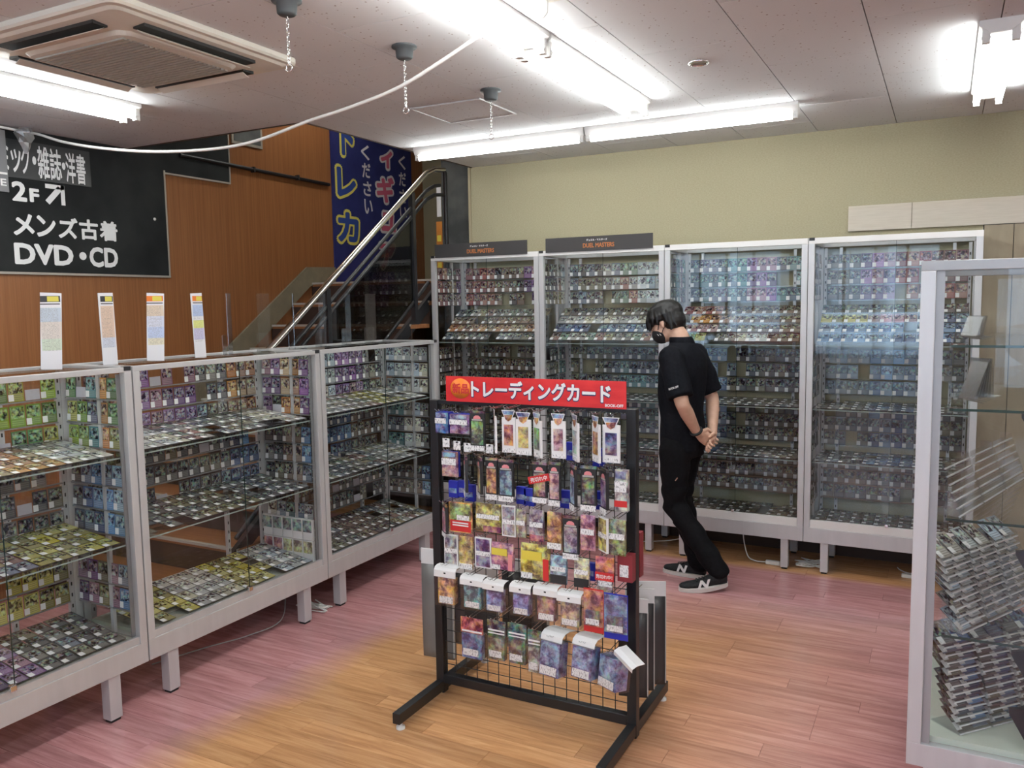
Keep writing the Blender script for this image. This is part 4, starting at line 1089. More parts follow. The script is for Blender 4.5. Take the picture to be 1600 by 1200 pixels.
        top = {'blue': 'header_scarlet', 'dark': 'header_black', 'black': 'header_black', 'greybox': 'header_black'}[art]
        hm = art_material(top, (0.62, 0.05, 0.04) if top == 'header_scarlet' else (0.05, 0.04, 0.04))
        hd = bx('header', hm, 0, 1, 0.64, 1.0, -0.002, 0.002)
        bx('title_line', WHITE, 0.05, 0.95, 0.66 if art == 'blue' else 0.74, 0.70 if art == 'blue' else 0.78, -0.0028, -0.002, hd)
        if art != 'blue': bx('title_line', WHITE, 0.05, 0.95, 0.67, 0.70, -0.0028, -0.002, hd)
        bx('box', A, 0.05, 0.95, 0.03, 0.62, -0.006, 0.020, bev=0.0015)
        if art in ('dark', 'black'): bx('picture', art_material('arch_' + art, (0.26, 0.22, 0.14) if art == 'dark' else (0.10, 0.09, 0.06)), 0.18, 0.80, 0.26, 0.58, -0.0075, -0.006)
        bx('price_label', LABELM, 0.12, 0.80, 0.10, 0.26, -0.0085, -0.0062)
        bx('clear_bag', FILM, -0.02, 1.02, 0.0, 0.64, -0.012, 0.026)
    elif style == 'deckbox':
        i = int(x1 * 1000) % 3
        yawd = radians(-26 if x1 > -1.10 else -10)
        R2 = Matrix.Translation((xc, y, z0)) @ Matrix.Rotation(yawd, 4, 'Z') @ Matrix.Rotation(radians(-8), 4, 'X')
        w3 = w * 0.86; hb = h * 0.74
        MB().box(-0.5 * w3, 0.5 * w3, -0.030, 0.030, 0, hb, mat=R2).build('box', art_material('indigo_box', (0.20, 0.20, 0.52), 30), t, 0.003)
        MB().box(-0.44 * w3, 0.44 * w3, -0.0325, -0.0302, hb * 0.34, hb * 0.95, mat=R2).build('picture', art_material('indigo_scene', (0.26, 0.36, 0.66), 30), t)
        MB().box(-0.42 * w3, 0.42 * w3, -0.0345, -0.0326, hb * 0.05, hb * 0.30, mat=R2).build('price_label', LABELM, t)
        MB().box(-0.56 * w3, 0.56 * w3, -0.038, 0.038, -0.004, hb * 1.04, mat=R2).build('clear_bag', FILM, t)
        prof = [(-0.028, hb * 1.05), (-0.024, hb * 1.20), (-0.006, hb * 1.30), (0.025, hb * 1.34), (0.07, hb * 1.30)] if x1 < -1.10 else [(-0.02, hb * 1.04), (-0.026, hb * 1.18), (-0.008, hb * 1.28), (0.03, hb * 1.32)]
        R3 = R2 if x1 < -1.10 else R2 @ Matrix.Translation((0.02, 0, 0.0)) @ Matrix.Rotation(radians(20), 4, 'Y')
        vs = []
        for py, pz in prof:
            for sx in (-0.55, 0.57): vs += [R3 @ Vector((sx * w3, py, pz)), R3 @ Vector((sx * w3, py + 0.0015, pz - 0.0015))]
        fs = []
        for i in range(len(prof) - 1):
            q = i * 4; fs += [(q, q + 2, q + 6, q + 4), (q + 1, q + 5, q + 7, q + 3), (q, q + 4, q + 5, q + 1), (q + 2, q + 3, q + 7, q + 6)]
        MB().add(vs, fs).build('header_card', WHITE, t)
    return t
for rname, y, lst in PACKS:
    for i, (x0, x1, z0, z1, st, art) in enumerate(lst):
        lab = '%s %s, %s from left, %s' % (ARTNAME.get(art, art), PNAME[st], ORD[i], rname.replace('row', 'rack row'))
        make_pack(x0, x1, z0, z1, y, st, art, lab)
        # the peg it hangs from is part of the rack
        xc = (x0 + x1) / 2; zt = z1 + (0.006 if st not in ('deckbox',) else -0.02)
        for dx in (-0.008, 0.008):
            MB().tube([(xc + dx, RKY - 0.004, zt + 0.004), (xc + dx, y - 0.015, zt + 0.002), (xc + dx, y - 0.03, zt + 0.012)], 0.0016, 6).build('peg_hook', CHROME, rk)
# loose price cards on empty hooks and blue packs set deeper on the rack
for i, (x, z) in enumerate(((-1.775, 1.132), (-1.724, 1.124), (-1.676, 1.119), (-1.574, 1.120))):
    t = thing('price_card', (x, 2.80, z), 'white price card on an empty hook, %s from left under the top row' % ORD[i], 'price card', 'price cards on the grid rack')
    MB().box(x - 0.016, x + 0.016, 2.80, 2.802, z - 0.018, z + 0.018).build('card', LABELM, t)
    MB().box(x - 0.004, x + 0.004, 2.7985, 2.7999, z + 0.010, z + 0.016).build('clip', BLACKPL, t)
for i, (x, z, w) in enumerate(((-1.781, 0.928, 0.045), (-1.735, 0.933, 0.045), (-1.704, 0.919, 0.045), (-1.466, 0.931, 0.045), (-1.432, 0.927, 0.045), (-1.275, 0.934, 0.045), (-1.138, 0.943, 0.045), (-1.249, 1.123, 0.045), (-1.140, 1.107, 0.045), (-1.177, 0.662, 0.045))):
    t = thing('blue_pack', (x, 2.87, z), 'blue card pack behind the front packs, %s from left among the blue ones' % ORD[i], 'card pack', 'blue packs deep on the rack')
    MB().box(x - w / 2, x + w / 2, 2.855, 2.875, z - 0.035, z + 0.035).build('packet', BLUEP, t, 0.002)
    MB().box(x - w / 2 + 0.006, x + w / 2 - 0.006, 2.8535, 2.8549, z - 0.015, z + 0.005).build('print', art_material('blue_pale', (0.20, 0.26, 0.60)), t)
# grey pouches hanging on the rear side
def pouch(x, y, z0, z1, w, d, label, turn, mat=None):
    t = thing('grey_pouch', (x, y, z0), label, 'pouch', 'grey pouches on the back of the rack')
    R = Matrix.Translation((x, y, z0)) @ Matrix.Rotation(turn, 4, 'Z'); h = z1 - z0
    prof = [(0, 0.35), (0.1, 0.8), (0.4, 1.0), (0.8, 0.9), (1.0, 0.3)]
    vs = []
    for fz, k in prof:
        for sx in (-0.5, -0.2, 0.2, 0.5):
            kk = k * (1 if abs(sx) < 0.3 else 0.4)
            vs.append(R @ Vector((sx * w, -d * kk, fz * h * 0.86)))
        for sx in (0.5, 0.2, -0.2, -0.5):
            kk = k * (1 if abs(sx) < 0.3 else 0.4)
            vs.append(R @ Vector((sx * w, d * kk, fz * h * 0.86)))
    fs = []
    for i in range(len(prof) - 1):
        for j in range(8): fs.append((i * 8 + j, i * 8 + (j + 1) % 8, (i + 1) * 8 + (j + 1) % 8, (i + 1) * 8 + j))
    fs += [tuple(range(7, -1, -1)), tuple(range(len(prof) * 8 - 8, len(prof) * 8))]
    MB().add(vs, fs, 0, True).build('bag', mat or GREYBAG, t)
    MB().box(-0.5 * w, 0.5 * w, -0.003, 0.003, h * 0.86, h, mat=R).build('header_card', WHITE, t)
    MB().box(0.47 * w, 0.51 * w, -d * 0.5, d * 0.5, 0.02 * h, h * 0.86, mat=R).build('side_seam', BAGSIDE, t)
pouch(-2.03, 3.10, 0.06, 0.575, 0.16, 0.012, 'grey pouch behind the left post of the rack', radians(6), principled('mid_grey_bag', (0.20, 0.195, 0.19), 0.35))
pouch(-1.80, 3.06, 0.17, 0.55, 0.22, 0.010, 'dark grey pouch seen through the lower left of the grid', 0)
pouch(-1.56, 3.06, 0.20, 0.60, 0.22, 0.010, 'dark grey pouch seen through the lower middle of the grid', 0)
for k, (x, y, zt) in enumerate(((-1.048, 2.985, 0.535), (-1.043, 3.05, 0.555), (-1.018, 3.12, 0.565))):
    pouch(x, y, 0.135, zt, 0.115, 0.012, 'grey pouch at the right end of the rack, %s of three' % ('front', 'middle', 'rear')[k], radians((14, 18, 22)[k]))
for x, y in ((-2.03, 3.10), (-1.80, 3.06), (-1.56, 3.06), (-1.03, 2.99)):
    MB().tube([(min(max(x, gx0), gx1), RKY + 0.002, 0.57), (x, y + 0.05, 0.575)], 0.002, 6).build('peg_hook', CHROME, rk)
MB().box(-1.12, -1.045, 3.06, 3.10, 0.595, 0.775).build('box', REDBOX, tag(thing('red_box', (-1.08, 3.08, 0.595), 'dark red box hung behind the right post of the rack', 'box'), None))
# header sign
SIGNRED = noisy('sign_red', (0.60, 0.018, 0.022), (0.70, 0.035, 0.035), 9, 0.4, (1, 1, 3))
sg = thing('rack_sign', (-1.417, 2.872, 1.295), 'red sign with white Japanese lettering on top of the rack', 'sign')
MB().box(-1.812, -1.032, 2.868, 2.872, 1.293, 1.396).build('board', SIGNRED, sg)
bd = MB().lathe([(0.048, 0), (0.048, 0.001), (0.0005, 0.001)], (0, 0, 0), 32).build('badge', principled('badge_orange', (0.85, 0.22, 0.02), 0.45), sg)
bd.matrix_basis = Matrix.Translation(Vector((-1.742, 2.8675, 1.347)) - sg.location) @ Matrix.Rotation(pi / 2, 4, 'X') @ Matrix.Scale(0.86, 4, (0, 1, 0)) @ Matrix.Translation(sg.location)
lettering('lettering', '新品', REDP, sg, (-1.780, 2.8655, 1.326), (1, 0, 0), (0, 0, 1), 0.078, 0.042, 0.03, 0.0)
for bold, mat, dd in ((0.075, principled('navy_print', (0.02, 0.02, 0.10), 0.45), 0.0002), (0.035, WHITE, 0.0010)):
    e = 0.004 if bold > 0.05 else 0
    lettering('lettering', 'トレーディングカード', mat, sg, (-1.692 - e / 2, 2.868, 1.312 - e), (1, 0, 0), (0, 0, 1), 0.600 + e, 0.072 + e, bold, dd)
lettering('lettering', 'BOOK-OFF', WHITE, sg, (-1.115, 2.868, 1.299), (1, 0, 0), (0, 0, 1), 0.072, 0.011, 0.03, 0.0006)
# ================================================================ the man looking into the third tall case
PO = Vector((-1.27, 4.80, 0))
TH = radians(12)
PF = Vector((-cos(TH), sin(TH), 0)); PLft = Vector((-sin(TH), -cos(TH), 0)); PZ = Vector((0, 0, 1))
def Q(f, l, z): return PO + PF * f + PLft * l + PZ * z
man = thing('person', PO, 'person in black shirt and trousers standing before the tall cases, hands clasped behind', 'person')
SKIN = noisy('skin', (0.62, 0.38, 0.27), (0.68, 0.43, 0.32), 25, 0.5)
SHIRT = noisy('black_polo', (0.0045, 0.005, 0.008), (0.008, 0.009, 0.013), 60, 0.8, spec=0.15)
TROUS = noisy('black_trousers', (0.004, 0.004, 0.005), (0.007, 0.007, 0.009), 50, 0.8, spec=0.15)
HAIR = principled('black_hair', (0.005, 0.0045, 0.0045), 0.45)
MASK = principled('black_mask', (0.012, 0.012, 0.014), 0.8)
def loft(mb, secs, n=16):
    """secs: (centre, axis a (vector), axis b (vector)) cross-section ellipses joined into a closed tube"""
    vs = []; fs = []
    for c, a, b in secs:
        for j in range(n):
            t = 2 * pi * j / n
            vs.append(c + a * cos(t) + b * sin(t))
    k = len(secs)
    for i in range(k - 1):
        for j in range(n): fs.append((i * n + j, i * n + (j + 1) % n, (i + 1) * n + (j + 1) % n, (i + 1) * n + j))
    fs += [tuple(range(n - 1, -1, -1)), tuple(range((k - 1) * n, k * n))]
    mb.add(vs, fs)
def limb(mb, pts, radii, n=14):
    """round tapering limb with domed ends"""
    P = [Vector(p) for p in pts]
    d0 = (P[0] - P[1]).normalized(); d1 = (P[-1] - P[-2]).normalized()
    PP = [P[0] + d0 * radii[0] * 0.9, P[0] + d0 * radii[0] * 0.6] + P + [P[-1] + d1 * radii[-1] * 0.6, P[-1] + d1 * radii[-1] * 0.9]
    RR = [radii[0] * 0.35, radii[0] * 0.8] + list(radii) + [radii[-1] * 0.8, radii[-1] * 0.35]
    mb.tube(PP, RR, n)
def ellipsoid(mb, c, ax, n=14, m=10):
    c = Vector(c); secs = []
    for i in range(m + 1):
        t = -pi / 2 + pi * (i + 0.15) / (m + 0.3)
        secs.append((c + ax[2] * sin(t), ax[0] * cos(t), ax[1] * cos(t)))
    loft(mb, secs, n)
def fused(mb, name, mat, parent, voxel=0.008, smooth=6, factor=0.5, disp=None):
    """one continuous surface grown over the overlapping volumes in mb"""
    tmp = mb.build(name + '_tmp', mat)
    r = tmp.modifiers.new('r', 'REMESH'); r.mode = 'VOXEL'; r.voxel_size = voxel; r.use_smooth_shade = True
    s = tmp.modifiers.new('s', 'SMOOTH'); s.iterations = smooth; s.factor = factor
    dg = bpy.context.evaluated_depsgraph_get(); dg.update()
    me = bpy.data.meshes.new_from_object(tmp.evaluated_get(dg))
    old = tmp.data
    bpy.data.objects.remove(tmp); bpy.data.meshes.remove(old)
    me.name = name
    me.transform(Matrix.Translation(-parent.location))
    if disp:
        for v in me.vertices: v.co = disp(v.co + parent.location) - parent.location
    for p in me.polygons: p.use_smooth = True
    me.materials.clear(); me.materials.append(mat)
    o = bpy.data.objects.new(name, me); COL.objects.link(o); o.parent = parent
    return o
# joints (forward, left, up)
HIP = {1: Q(0.115, 0.085, 0.86), -1: Q(0.125, -0.085, 0.86)}
KNEE = {1: Q(0.120, 0.085, 0.47), -1: Q(0.165, -0.075, 0.48)}
ANK = {1: Vector((-1.128, 4.690, 0.125)), -1: Vector((-1.285, 4.865, 0.095))}
SHO = {1: Q(0.100, 0.170, 1.360), -1: Q(0.115, -0.165, 1.360)}
ELB = {1: Q(-0.005, 0.225, 1.100), -1: Q(0.030, -0.225, 1.085)}
WRI = {1: Q(-0.020, 0.075, 0.920), -1: Q(-0.040, -0.085, 0.885)}
HEAD = Q(0.235, 0.0, 1.556)
hd_f = (PF * 0.93 + PLft * 0.20 - PZ * 0.36).normalized()      # the way the face looks: left and down
hd_l = (PLft - hd_f * PLft.dot(hd_f)).normalized(); hd_u = hd_f.cross(hd_l) * -1
if hd_u.z < 0: hd_u = -hd_u
def Hd(f, l, u): return HEAD + hd_f * f + hd_l * l + hd_u * u
# ---- body: head, neck, trunk, arms and hands, one surface
b = MB()
ellipsoid(b, Hd(-0.012, 0, 0.030), (hd_f * 0.092, hd_l * 0.075, hd_u * 0.088))        # skull
ellipsoid(b, Hd(0.022, 0, -0.035), (hd_f * 0.066, hd_l * 0.060, hd_u * 0.082))        # face
ellipsoid(b, Hd(0.050, 0, -0.082), (hd_f * 0.030, hd_l * 0.036, hd_u * 0.028))        # chin
ellipsoid(b, Hd(0.082, 0, -0.022), (hd_f * 0.020, hd_l * 0.012, hd_u * 0.022), 10, 8) # nose
for s in (1, -1): ellipsoid(b, Hd(-0.008, 0.074 * s, -0.012), (hd_f * 0.018, hd_l * 0.008, hd_u * 0.032), 10, 8)  # ears
limb(b, [Hd(-0.035, 0, -0.03), Q(0.135, 0, 1.475), Q(0.115, 0, 1.40)], [0.054, 0.056, 0.065])
loft(b, [(Q(0.10, 0, 0.84), PF * 0.09, PLft * 0.14), (Q(0.11, 0, 1.0), PF * 0.085, PLft * 0.13), (Q(0.11, 0, 1.2), PF * 0.095, PLft * 0.15), (Q(0.10, 0, 1.34), PF * 0.08, PLft * 0.15), (Q(0.105, 0, 1.42), PF * 0.05, PLft * 0.09)])
for s in (1, -1):
    limb(b, [SHO[s], (SHO[s] + ELB[s]) / 2, ELB[s]], [0.052, 0.048, 0.041])
    m1 = ELB[s].lerp(WRI[s], 0.3)
    limb(b, [ELB[s], m1, WRI[s]], [0.040, 0.042, 0.027])
    limb(b, [HIP[s], KNEE[s], ANK[s]], [0.075, 0.055, 0.036])
body = fused(b, 'body', SKIN, man, 0.007, 5)
# hands: palm, four unequal fingers and a thumb, the left hand held in the right
def hand(s, fdir, back, across, curl):
    """fdir: the way the fingers point; across: from the little finger to the thumb side"""
    mb = MB(); w = WRI[s]; fdir = fdir.normalized(); across = (across - fdir * across.dot(fdir)).normalized(); pal = fdir.cross(across)
    if pal.dot(back) > 0: pal = -pal                   # the way the palm closes
    limb(mb, [w - fdir * 0.01, w + fdir * 0.022], [0.025, 0.026], 10)
    loft(mb, [(w + fdir * 0.012, across * 0.026, pal * 0.018), (w + fdir * 0.05, across * 0.038, pal * 0.016), (w + fdir * 0.088, across * 0.040, pal * 0.014)], 12)
    for i, (off, ln) in enumerate(((0.030, 0.070), (0.010, 0.078), (-0.011, 0.073), (-0.030, 0.058))):
        p = w + fdir * 0.085 + across * off; d = fdir; pts = [p - fdir * 0.01]
        for seg, fr in enumerate((0.45, 0.32, 0.23)):
            d = (Matrix.Rotation(-curl * (0.7 + 0.25 * seg), 4, fdir.cross(pal)) @ d) if True else d
            if d.dot(pal) < 0 and seg == 0: d = d - pal * 2 * d.dot(pal)
            p = p + d * ln * fr; pts.append(p)
        limb(mb, pts, [0.0098, 0.0095, 0.0088, 0.0075], 8)
    t0 = w + fdir * 0.030 + across * 0.028
    limb(mb, [t0, t0 + across * 0.020 + fdir * 0.020 + pal * 0.008, t0 + across * 0.022 + fdir * 0.046 + pal * 0.018, t0 + across * 0.016 + fdir * 0.066 + pal * 0.028], [0.013, 0.0115, 0.0105, 0.0085], 8)
    return fused(mb, 'hand', SKIN, man, 0.0032, 3)
HT = Q(-0.155, 0.0, 0.845)
hand(1, (Q(-0.085, -0.045, 0.835) - WRI[1]), PF * -1 + PZ * 0.2, PZ * 0.9 + PF * -0.2, 0.55)
hand(-1, (Q(-0.090, 0.055, 0.815) - WRI[-1]), PF * -1 - PZ * 0.1, PZ * 0.8 - PF * 0.4, 0.75)
# ---- shirt
def folds(amp, fz, fa):
    def d(p):
        q = p - PO; a = q.dot(PLft); z = q.z; f = q.dot(PF)
        k = amp * sin(z * fz + a * fa + 2.2 * sin(f * 18)) * sin(a * 17 + z * 9)
        return p + (PF * (1 if f > 0.1 else -1) * 0.6 + PLft * (1 if a > 0 else -1) * 0.5) * k
    return d
sh = MB()
loft(sh, [(Q(0.110, 0, 0.795), PF * 0.128, PLft * 0.165), (Q(0.112, 0, 0.880), PF * 0.126, PLft * 0.160), (Q(0.118, 0, 1.020), PF * 0.122, PLft * 0.156), (Q(0.118, 0, 1.180), PF * 0.132, PLft * 0.172), (Q(0.108, 0, 1.300), PF * 0.126, PLft * 0.186), (Q(0.106, 0, 1.370), PF * 0.106, PLft * 0.170), (Q(0.110, 0, 1.420), PF * 0.080, PLft * 0.110), (Q(0.116, 0, 1.445), PF * 0.066, PLft * 0.072)], 24)
for s in (1, -1):
    d = (ELB[s] - SHO[s])
    limb(sh, [SHO[s], SHO[s] + d * 0.40], [0.074, 0.076], 16)
    a = (d.normalized()); o1 = a.orthogonal().normalized(); o2 = a.cross(o1)
    loft(sh, [(SHO[s] + d * 0.2, o1 * 0.076, o2 * 0.076), (SHO[s] + d * 0.50, o1 * 0.076, o2 * 0.076), (SHO[s] + d * 0.86, o1 * 0.078, o2 * 0.074)], 16)
shirt = fused(sh, 'polo_shirt', SHIRT, man, 0.009, 5, 0.5, folds(0.007, 22, 6))
col = MB()
loft(col, [(Q(0.112, 0, 1.410), PF * 0.078, PLft * 0.086), (Q(0.120, 0, 1.448), PF * 0.074, PLft * 0.076), (Q(0.128, 0, 1.474), PF * 0.068, PLft * 0.066)], 20)
fused(col, 'collar', SHIRT, shirt if False else man, 0.006, 3)
# white print on the left sleeve
d = (ELB[1] - SHO[1]).normalized(); camdir = (Vector((0, 0, CAM_H)) - SHO[1]); camdir.z = 0
nrm = PLft * 0.86 - PF * 0.25; nrm = (nrm - d * nrm.dot(d)).normalized()
ux = (-d).cross(nrm) * -1
ux = ux.normalized()
if ux.x < 0: ux = -ux
pc = SHO[1] + (ELB[1] - SHO[1]) * 0.72 + nrm * 0.081
lettering('sleeve_print', 'BOOK-OFF', WHITE, man, pc - ux * 0.035, ux, -d, 0.058, 0.012, 0.03, 0.001)
# ---- trousers
tr = MB()
loft(tr, [(Q(0.115, 0, 0.93), PF * 0.110, PLft * 0.150), (Q(0.110, 0, 0.84), PF * 0.124, PLft * 0.160), (Q(0.112, 0, 0.76), PF * 0.116, PLft * 0.158)], 20)
for s in (1, -1):
    limb(tr, [HIP[s] - PZ * 0.04, HIP[s].lerp(KNEE[s], 0.5), KNEE[s], KNEE[s].lerp(ANK[s], 0.5), ANK[s] + Vector((0, 0, 0.0))], [0.098, 0.086, 0.070, 0.066, 0.062], 16)
def legfolds(p):
    q = p - PO; k = 0.006 * sin(q.z * 55 + q.dot(PLft) * 20) * (1 if q.z < 0.6 else 0.4)
    c = PF * (1 if q.dot(PF) > 0.1 else -1)
    return p + c * k
fused(tr, 'trousers', TROUS, man, 0.009, 5, 0.5, legfolds)
# ---- hair
hr = MB()
ellipsoid(hr, Hd(-0.020, 0, 0.048), (hd_f * 0.112, hd_l * 0.094, hd_u * 0.086), 18, 12)
ellipsoid(hr, Hd(-0.060, 0, -0.005), (hd_f * 0.070, hd_l * 0.088, hd_u * 0.078), 16, 10)
rg = random.Random(9)
for k in range(64):
    a = rg.uniform(-2.6, 2.6)                     # angle round the head, 0 = front
    rr = rg.uniform(0.098, 0.108); f0, l0 = cos(a) * rr, sin(a) * rr * 0.86
    top = Hd(f0 * 0.75 - 0.01, l0 * 0.8, 0.085)
    drop = -0.012 if abs(a) < 0.9 else (0.002 if abs(a) < 1.9 else -0.062)
    mid = Hd(f0 * 1.02 - 0.012, l0 * 1.02, 0.035); end = Hd(f0 * 1.08 - 0.012 + 0.01 * rg.random(), l0 * 1.04, drop + rg.uniform(-0.014, 0.010))
    limb(hr, [top, mid, end], [0.013, 0.0135, 0.0045], 8)
fused(hr, 'hair', HAIR, man, 0.0042, 1)
# ---- face mask, ear loop
mk = MB()
ellipsoid(mk, Hd(0.040, 0, -0.060), (hd_f * 0.060, hd_l * 0.060, hd_u * 0.056), 16, 10)
mask = fused(mk, 'face_mask', MASK, man, 0.005, 2)
for s in (1, -1):
    MB().tube(smooth_path([Hd(0.035, 0.060 * s, -0.035), Hd(0.010, 0.074 * s, 0.0), Hd(-0.016, 0.079 * s, 0.012), Hd(-0.02, 0.078 * s, -0.02), Hd(0.030, 0.060 * s, -0.075)], 5), 0.0022, 6).build('ear_loop', MASK, mask)
# three pale strokes printed on the mask
for i in range(3):
    p = Hd(0.058 - 0.016 * i, 0.052 + 0.006 * i, -0.066 - 0.004 * i)
    MB().tube([p, p + hd_u * 0.012 + hd_f * 0.006], 0.0018, 5).build('mask_print', WHITE, mask)
# eyes (shut by the downward look) sit under the fringe
for s in (1, -1):
    e = MB(); ellipsoid(e, Hd(0.078, 0.030 * s, -0.006), (hd_f * 0.008, hd_l * 0.013, hd_u * 0.006), 10, 6); e.build('eye', principled('eye_dark', (0.03, 0.02, 0.02), 0.3) if s == 1 else bpy.data.materials['eye_dark'], man)
# ---- wristband, clip
a = (WRI[1] - ELB[1]).normalized(); o1 = a.orthogonal().normalized(); o2 = a.cross(o1); wc = WRI[1] - a * 0.012
MB().tube([wc + (o1 * cos(2 * pi * j / 18) + o2 * sin(2 * pi * j / 18)) * 0.031 for j in range(18)], 0.009, 8, True).build('wristband', BLACKPL, man)
BLUECLIP = principled('blue_clip', (0.03, 0.16, 0.42), 0.4)
pc = Q(0.10, 0.165, 0.765)
MB().box(-0.013, 0.013, -0.006, 0.006, -0.018, 0.014, mat=Matrix.Translation(pc)).build('pocket_clip', BLUECLIP, man, 0.003)
MB().tube([pc + Vector((-0.02, 0, 0.018)), pc + Vector((0.0, -0.004, 0.024)), pc + Vector((0.026, 0, 0.016))], 0.004, 6).build('clip_wire', CHROME, man)
MB().tube([Q(0.06, 0.185, 0.645), Q(0.045, 0.185, 0.665)], 0.004, 6).build('zip_pull', CHROME, man)
# ---- trainers
SHOE = noisy('black_suede', (0.010, 0.011, 0.013), (0.020, 0.021, 0.024), 70, 0.8)
SOLE = principled('white_sole', (0.72, 0.70, 0.67), 0.5)
def trainer(s, toe, heel, lift):
    toe = Vector(toe); heel = Vector(heel); f = (toe - heel); f.z = 0; ln = f.length; f.normalize(); sd = Vector((-f.y, f.x, 0))
    def S(u, v, z):
        zz = z + lift * max(0.0, 1 - u / 0.62) ** 1.3
        return heel + f * (u * ln) + sd * v + PZ * zz
    u = MB()
    secs = []
    for uu, hw, zt in ((0.02, 0.028, 0.075), (0.08, 0.034, 0.090), (0.22, 0.037, 0.098), (0.36, 0.038, 0.088), (0.52, 0.042, 0.070), (0.68, 0.046, 0.058), (0.82, 0.043, 0.050), (0.94, 0.030, 0.042), (0.99, 0.014, 0.034)):
        secs.append((S(uu, 0, 0.022 + (zt - 0.022) / 2), sd * hw, PZ * ((zt - 0.012) / 2)))
    loft(u, secs, 14)
    up = fused(u, 'shoe', SHOE, man, 0.005, 3)
    so = MB(); n = 22; lo = []; hi = []; lo2 = []
    for k in range(n):
        t = 2 * pi * k / n; uu = 0.5 + 0.505 * cos(t)
        hw = 0.049 * abs(sin(t)) ** 0.6 * (1 if sin(t) >= 0 else -1) * (0.80 + 0.22 * max(0, min(1, uu)))
        lo.append(S(uu, hw * 0.96, 0.001)); hi.append(S(uu, hw, 0.024))
    so.add(lo + hi, [tuple(range(n - 1, -1, -1)), tuple(range(n, 2 * n))] + [(i, (i + 1) % n, (i + 1) % n + n, i + n) for i in range(n)])
    so.build('sole', SOLE, up)
    # N mark on the outer side, heel patch
    side = 1 if s == 1 else 1
    vs, fs = text_mesh('N', 0.05)
    x0 = min(v.x for v in vs); x1 = max(v.x for v in vs); y1 = max(v.y for v in vs)
    best = -1 if sd.dot(Vector((0, 0, 0)) - heel) < 0 else 1
    P = []
    for v in vs:
        px = (v.x - x0) / (x1 - x0); py = v.y / y1
        uu = (0.40 + 0.20 * (1 - px)) if True else 0
        P.append(S(uu - 0.05 * (py - 0.5), best * (0.0445 - 0.005 * py), 0.030 + 0.045 * py))
    MB().add(P, fs).build('letter_mark', WHITE, up, recalc=False)
    MB().box(-0.012, 0.012, -0.014, 0.014, 0, 0.022, mat=Matrix.Translation(S(0.03, 0, 0.068)) @ Matrix.Rotation(math.atan2(f.y, f.x), 4, 'Z')).build('heel_patch', WHITE, up, 0.002)
    # laces
    for k in range(4):
        q = 0.46 + 0.06 * k
        MB().tube([S(q, -0.026, 0.082 - 0.055 * (q - 0.36)), S(q, 0, 0.092 - 0.06 * (q - 0.36)), S(q, 0.026, 0.082 - 0.055 * (q - 0.36))], 0.003, 5).build('lace', BLACKPL, up)
trainer(1, (-1.335, 4.600, 0), (-1.075, 4.705, 0), 0.034)
trainer(-1, (-1.520, 4.905, 0), (-1.243, 4.870, 0), 0.0)
# ================================================================ staircase beyond the low cases
SX0, SX1 = XL + 0.006, -3.47
RIS, RUN, LY, LZ = 0.1715, 0.25, 5.53, 1.886
TREAD = noisy('tread_wood', (0.30, 0.12, 0.045), (0.38, 0.16, 0.06), 14, 0.4, (0.3, 4, 1))
RISER = principled('dark_riser', (0.050, 0.026, 0.018), 0.6)
NOSE = principled('pale_nosing', (0.50, 0.46, 0.40), 0.5)
stc = thing('staircase', ((SX0 + SX1) / 2, 4.2, 0), 'wooden staircase climbing behind the low cases with pale step edges', 'staircase')
for k in range(1, 11):
    z = LZ - RIS * k; y0 = LY - RUN * k; y1 = y0 + RUN
    s = boxp('tread', TREAD, stc, SX0 + 0.002, SX1, y0, y1, z - 0.03, z)
    boxp('nosing', NOSE, s, SX0 + 0.002, SX1, y0 - 0.012, y0 + 0.012, z - 0.012, z + 0.003)
    boxp('riser', RISER, stc, SX0 + 0.002, SX1, y0 + 0.004, y0 + 0.018, z - RIS, z - 0.03)
ld = boxp('landing', TREAD, stc, SX0 + 0.002, -3.67, LY, YS - 0.01, LZ - 0.03, LZ)
boxp('nosing', NOSE, ld, SX0 + 0.002, -3.47, LY - 0.012, LY + 0.012, LZ - 0.012, LZ + 0.003)
boxp('riser', RISER, stc, SX0 + 0.002, SX1, LY + 0.004, LY + 0.018, LZ - RIS, LZ - 0.03)
STR = noisy('olive_skirting', (0.20, 0.17, 0.115), (0.23, 0.195, 0.13), 12, 0.5)
MB().prism([(2.90, 0.0), (2.90, 0.26), (5.47, 2.02), (5.835, 2.03), (5.835, 1.86), (5.50, 1.86)], 'x', SX0 + 0.0, SX0 + 0.02).build('skirting', STR, stc)
MB().prism([(3.02, 0.09), (2.98, 0.15), (5.50, 1.90), (5.58, 1.90), (5.58, 1.84)], 'x', SX1 - 0.03, SX1 - 0.001).build('stringer', BLACK, stc)

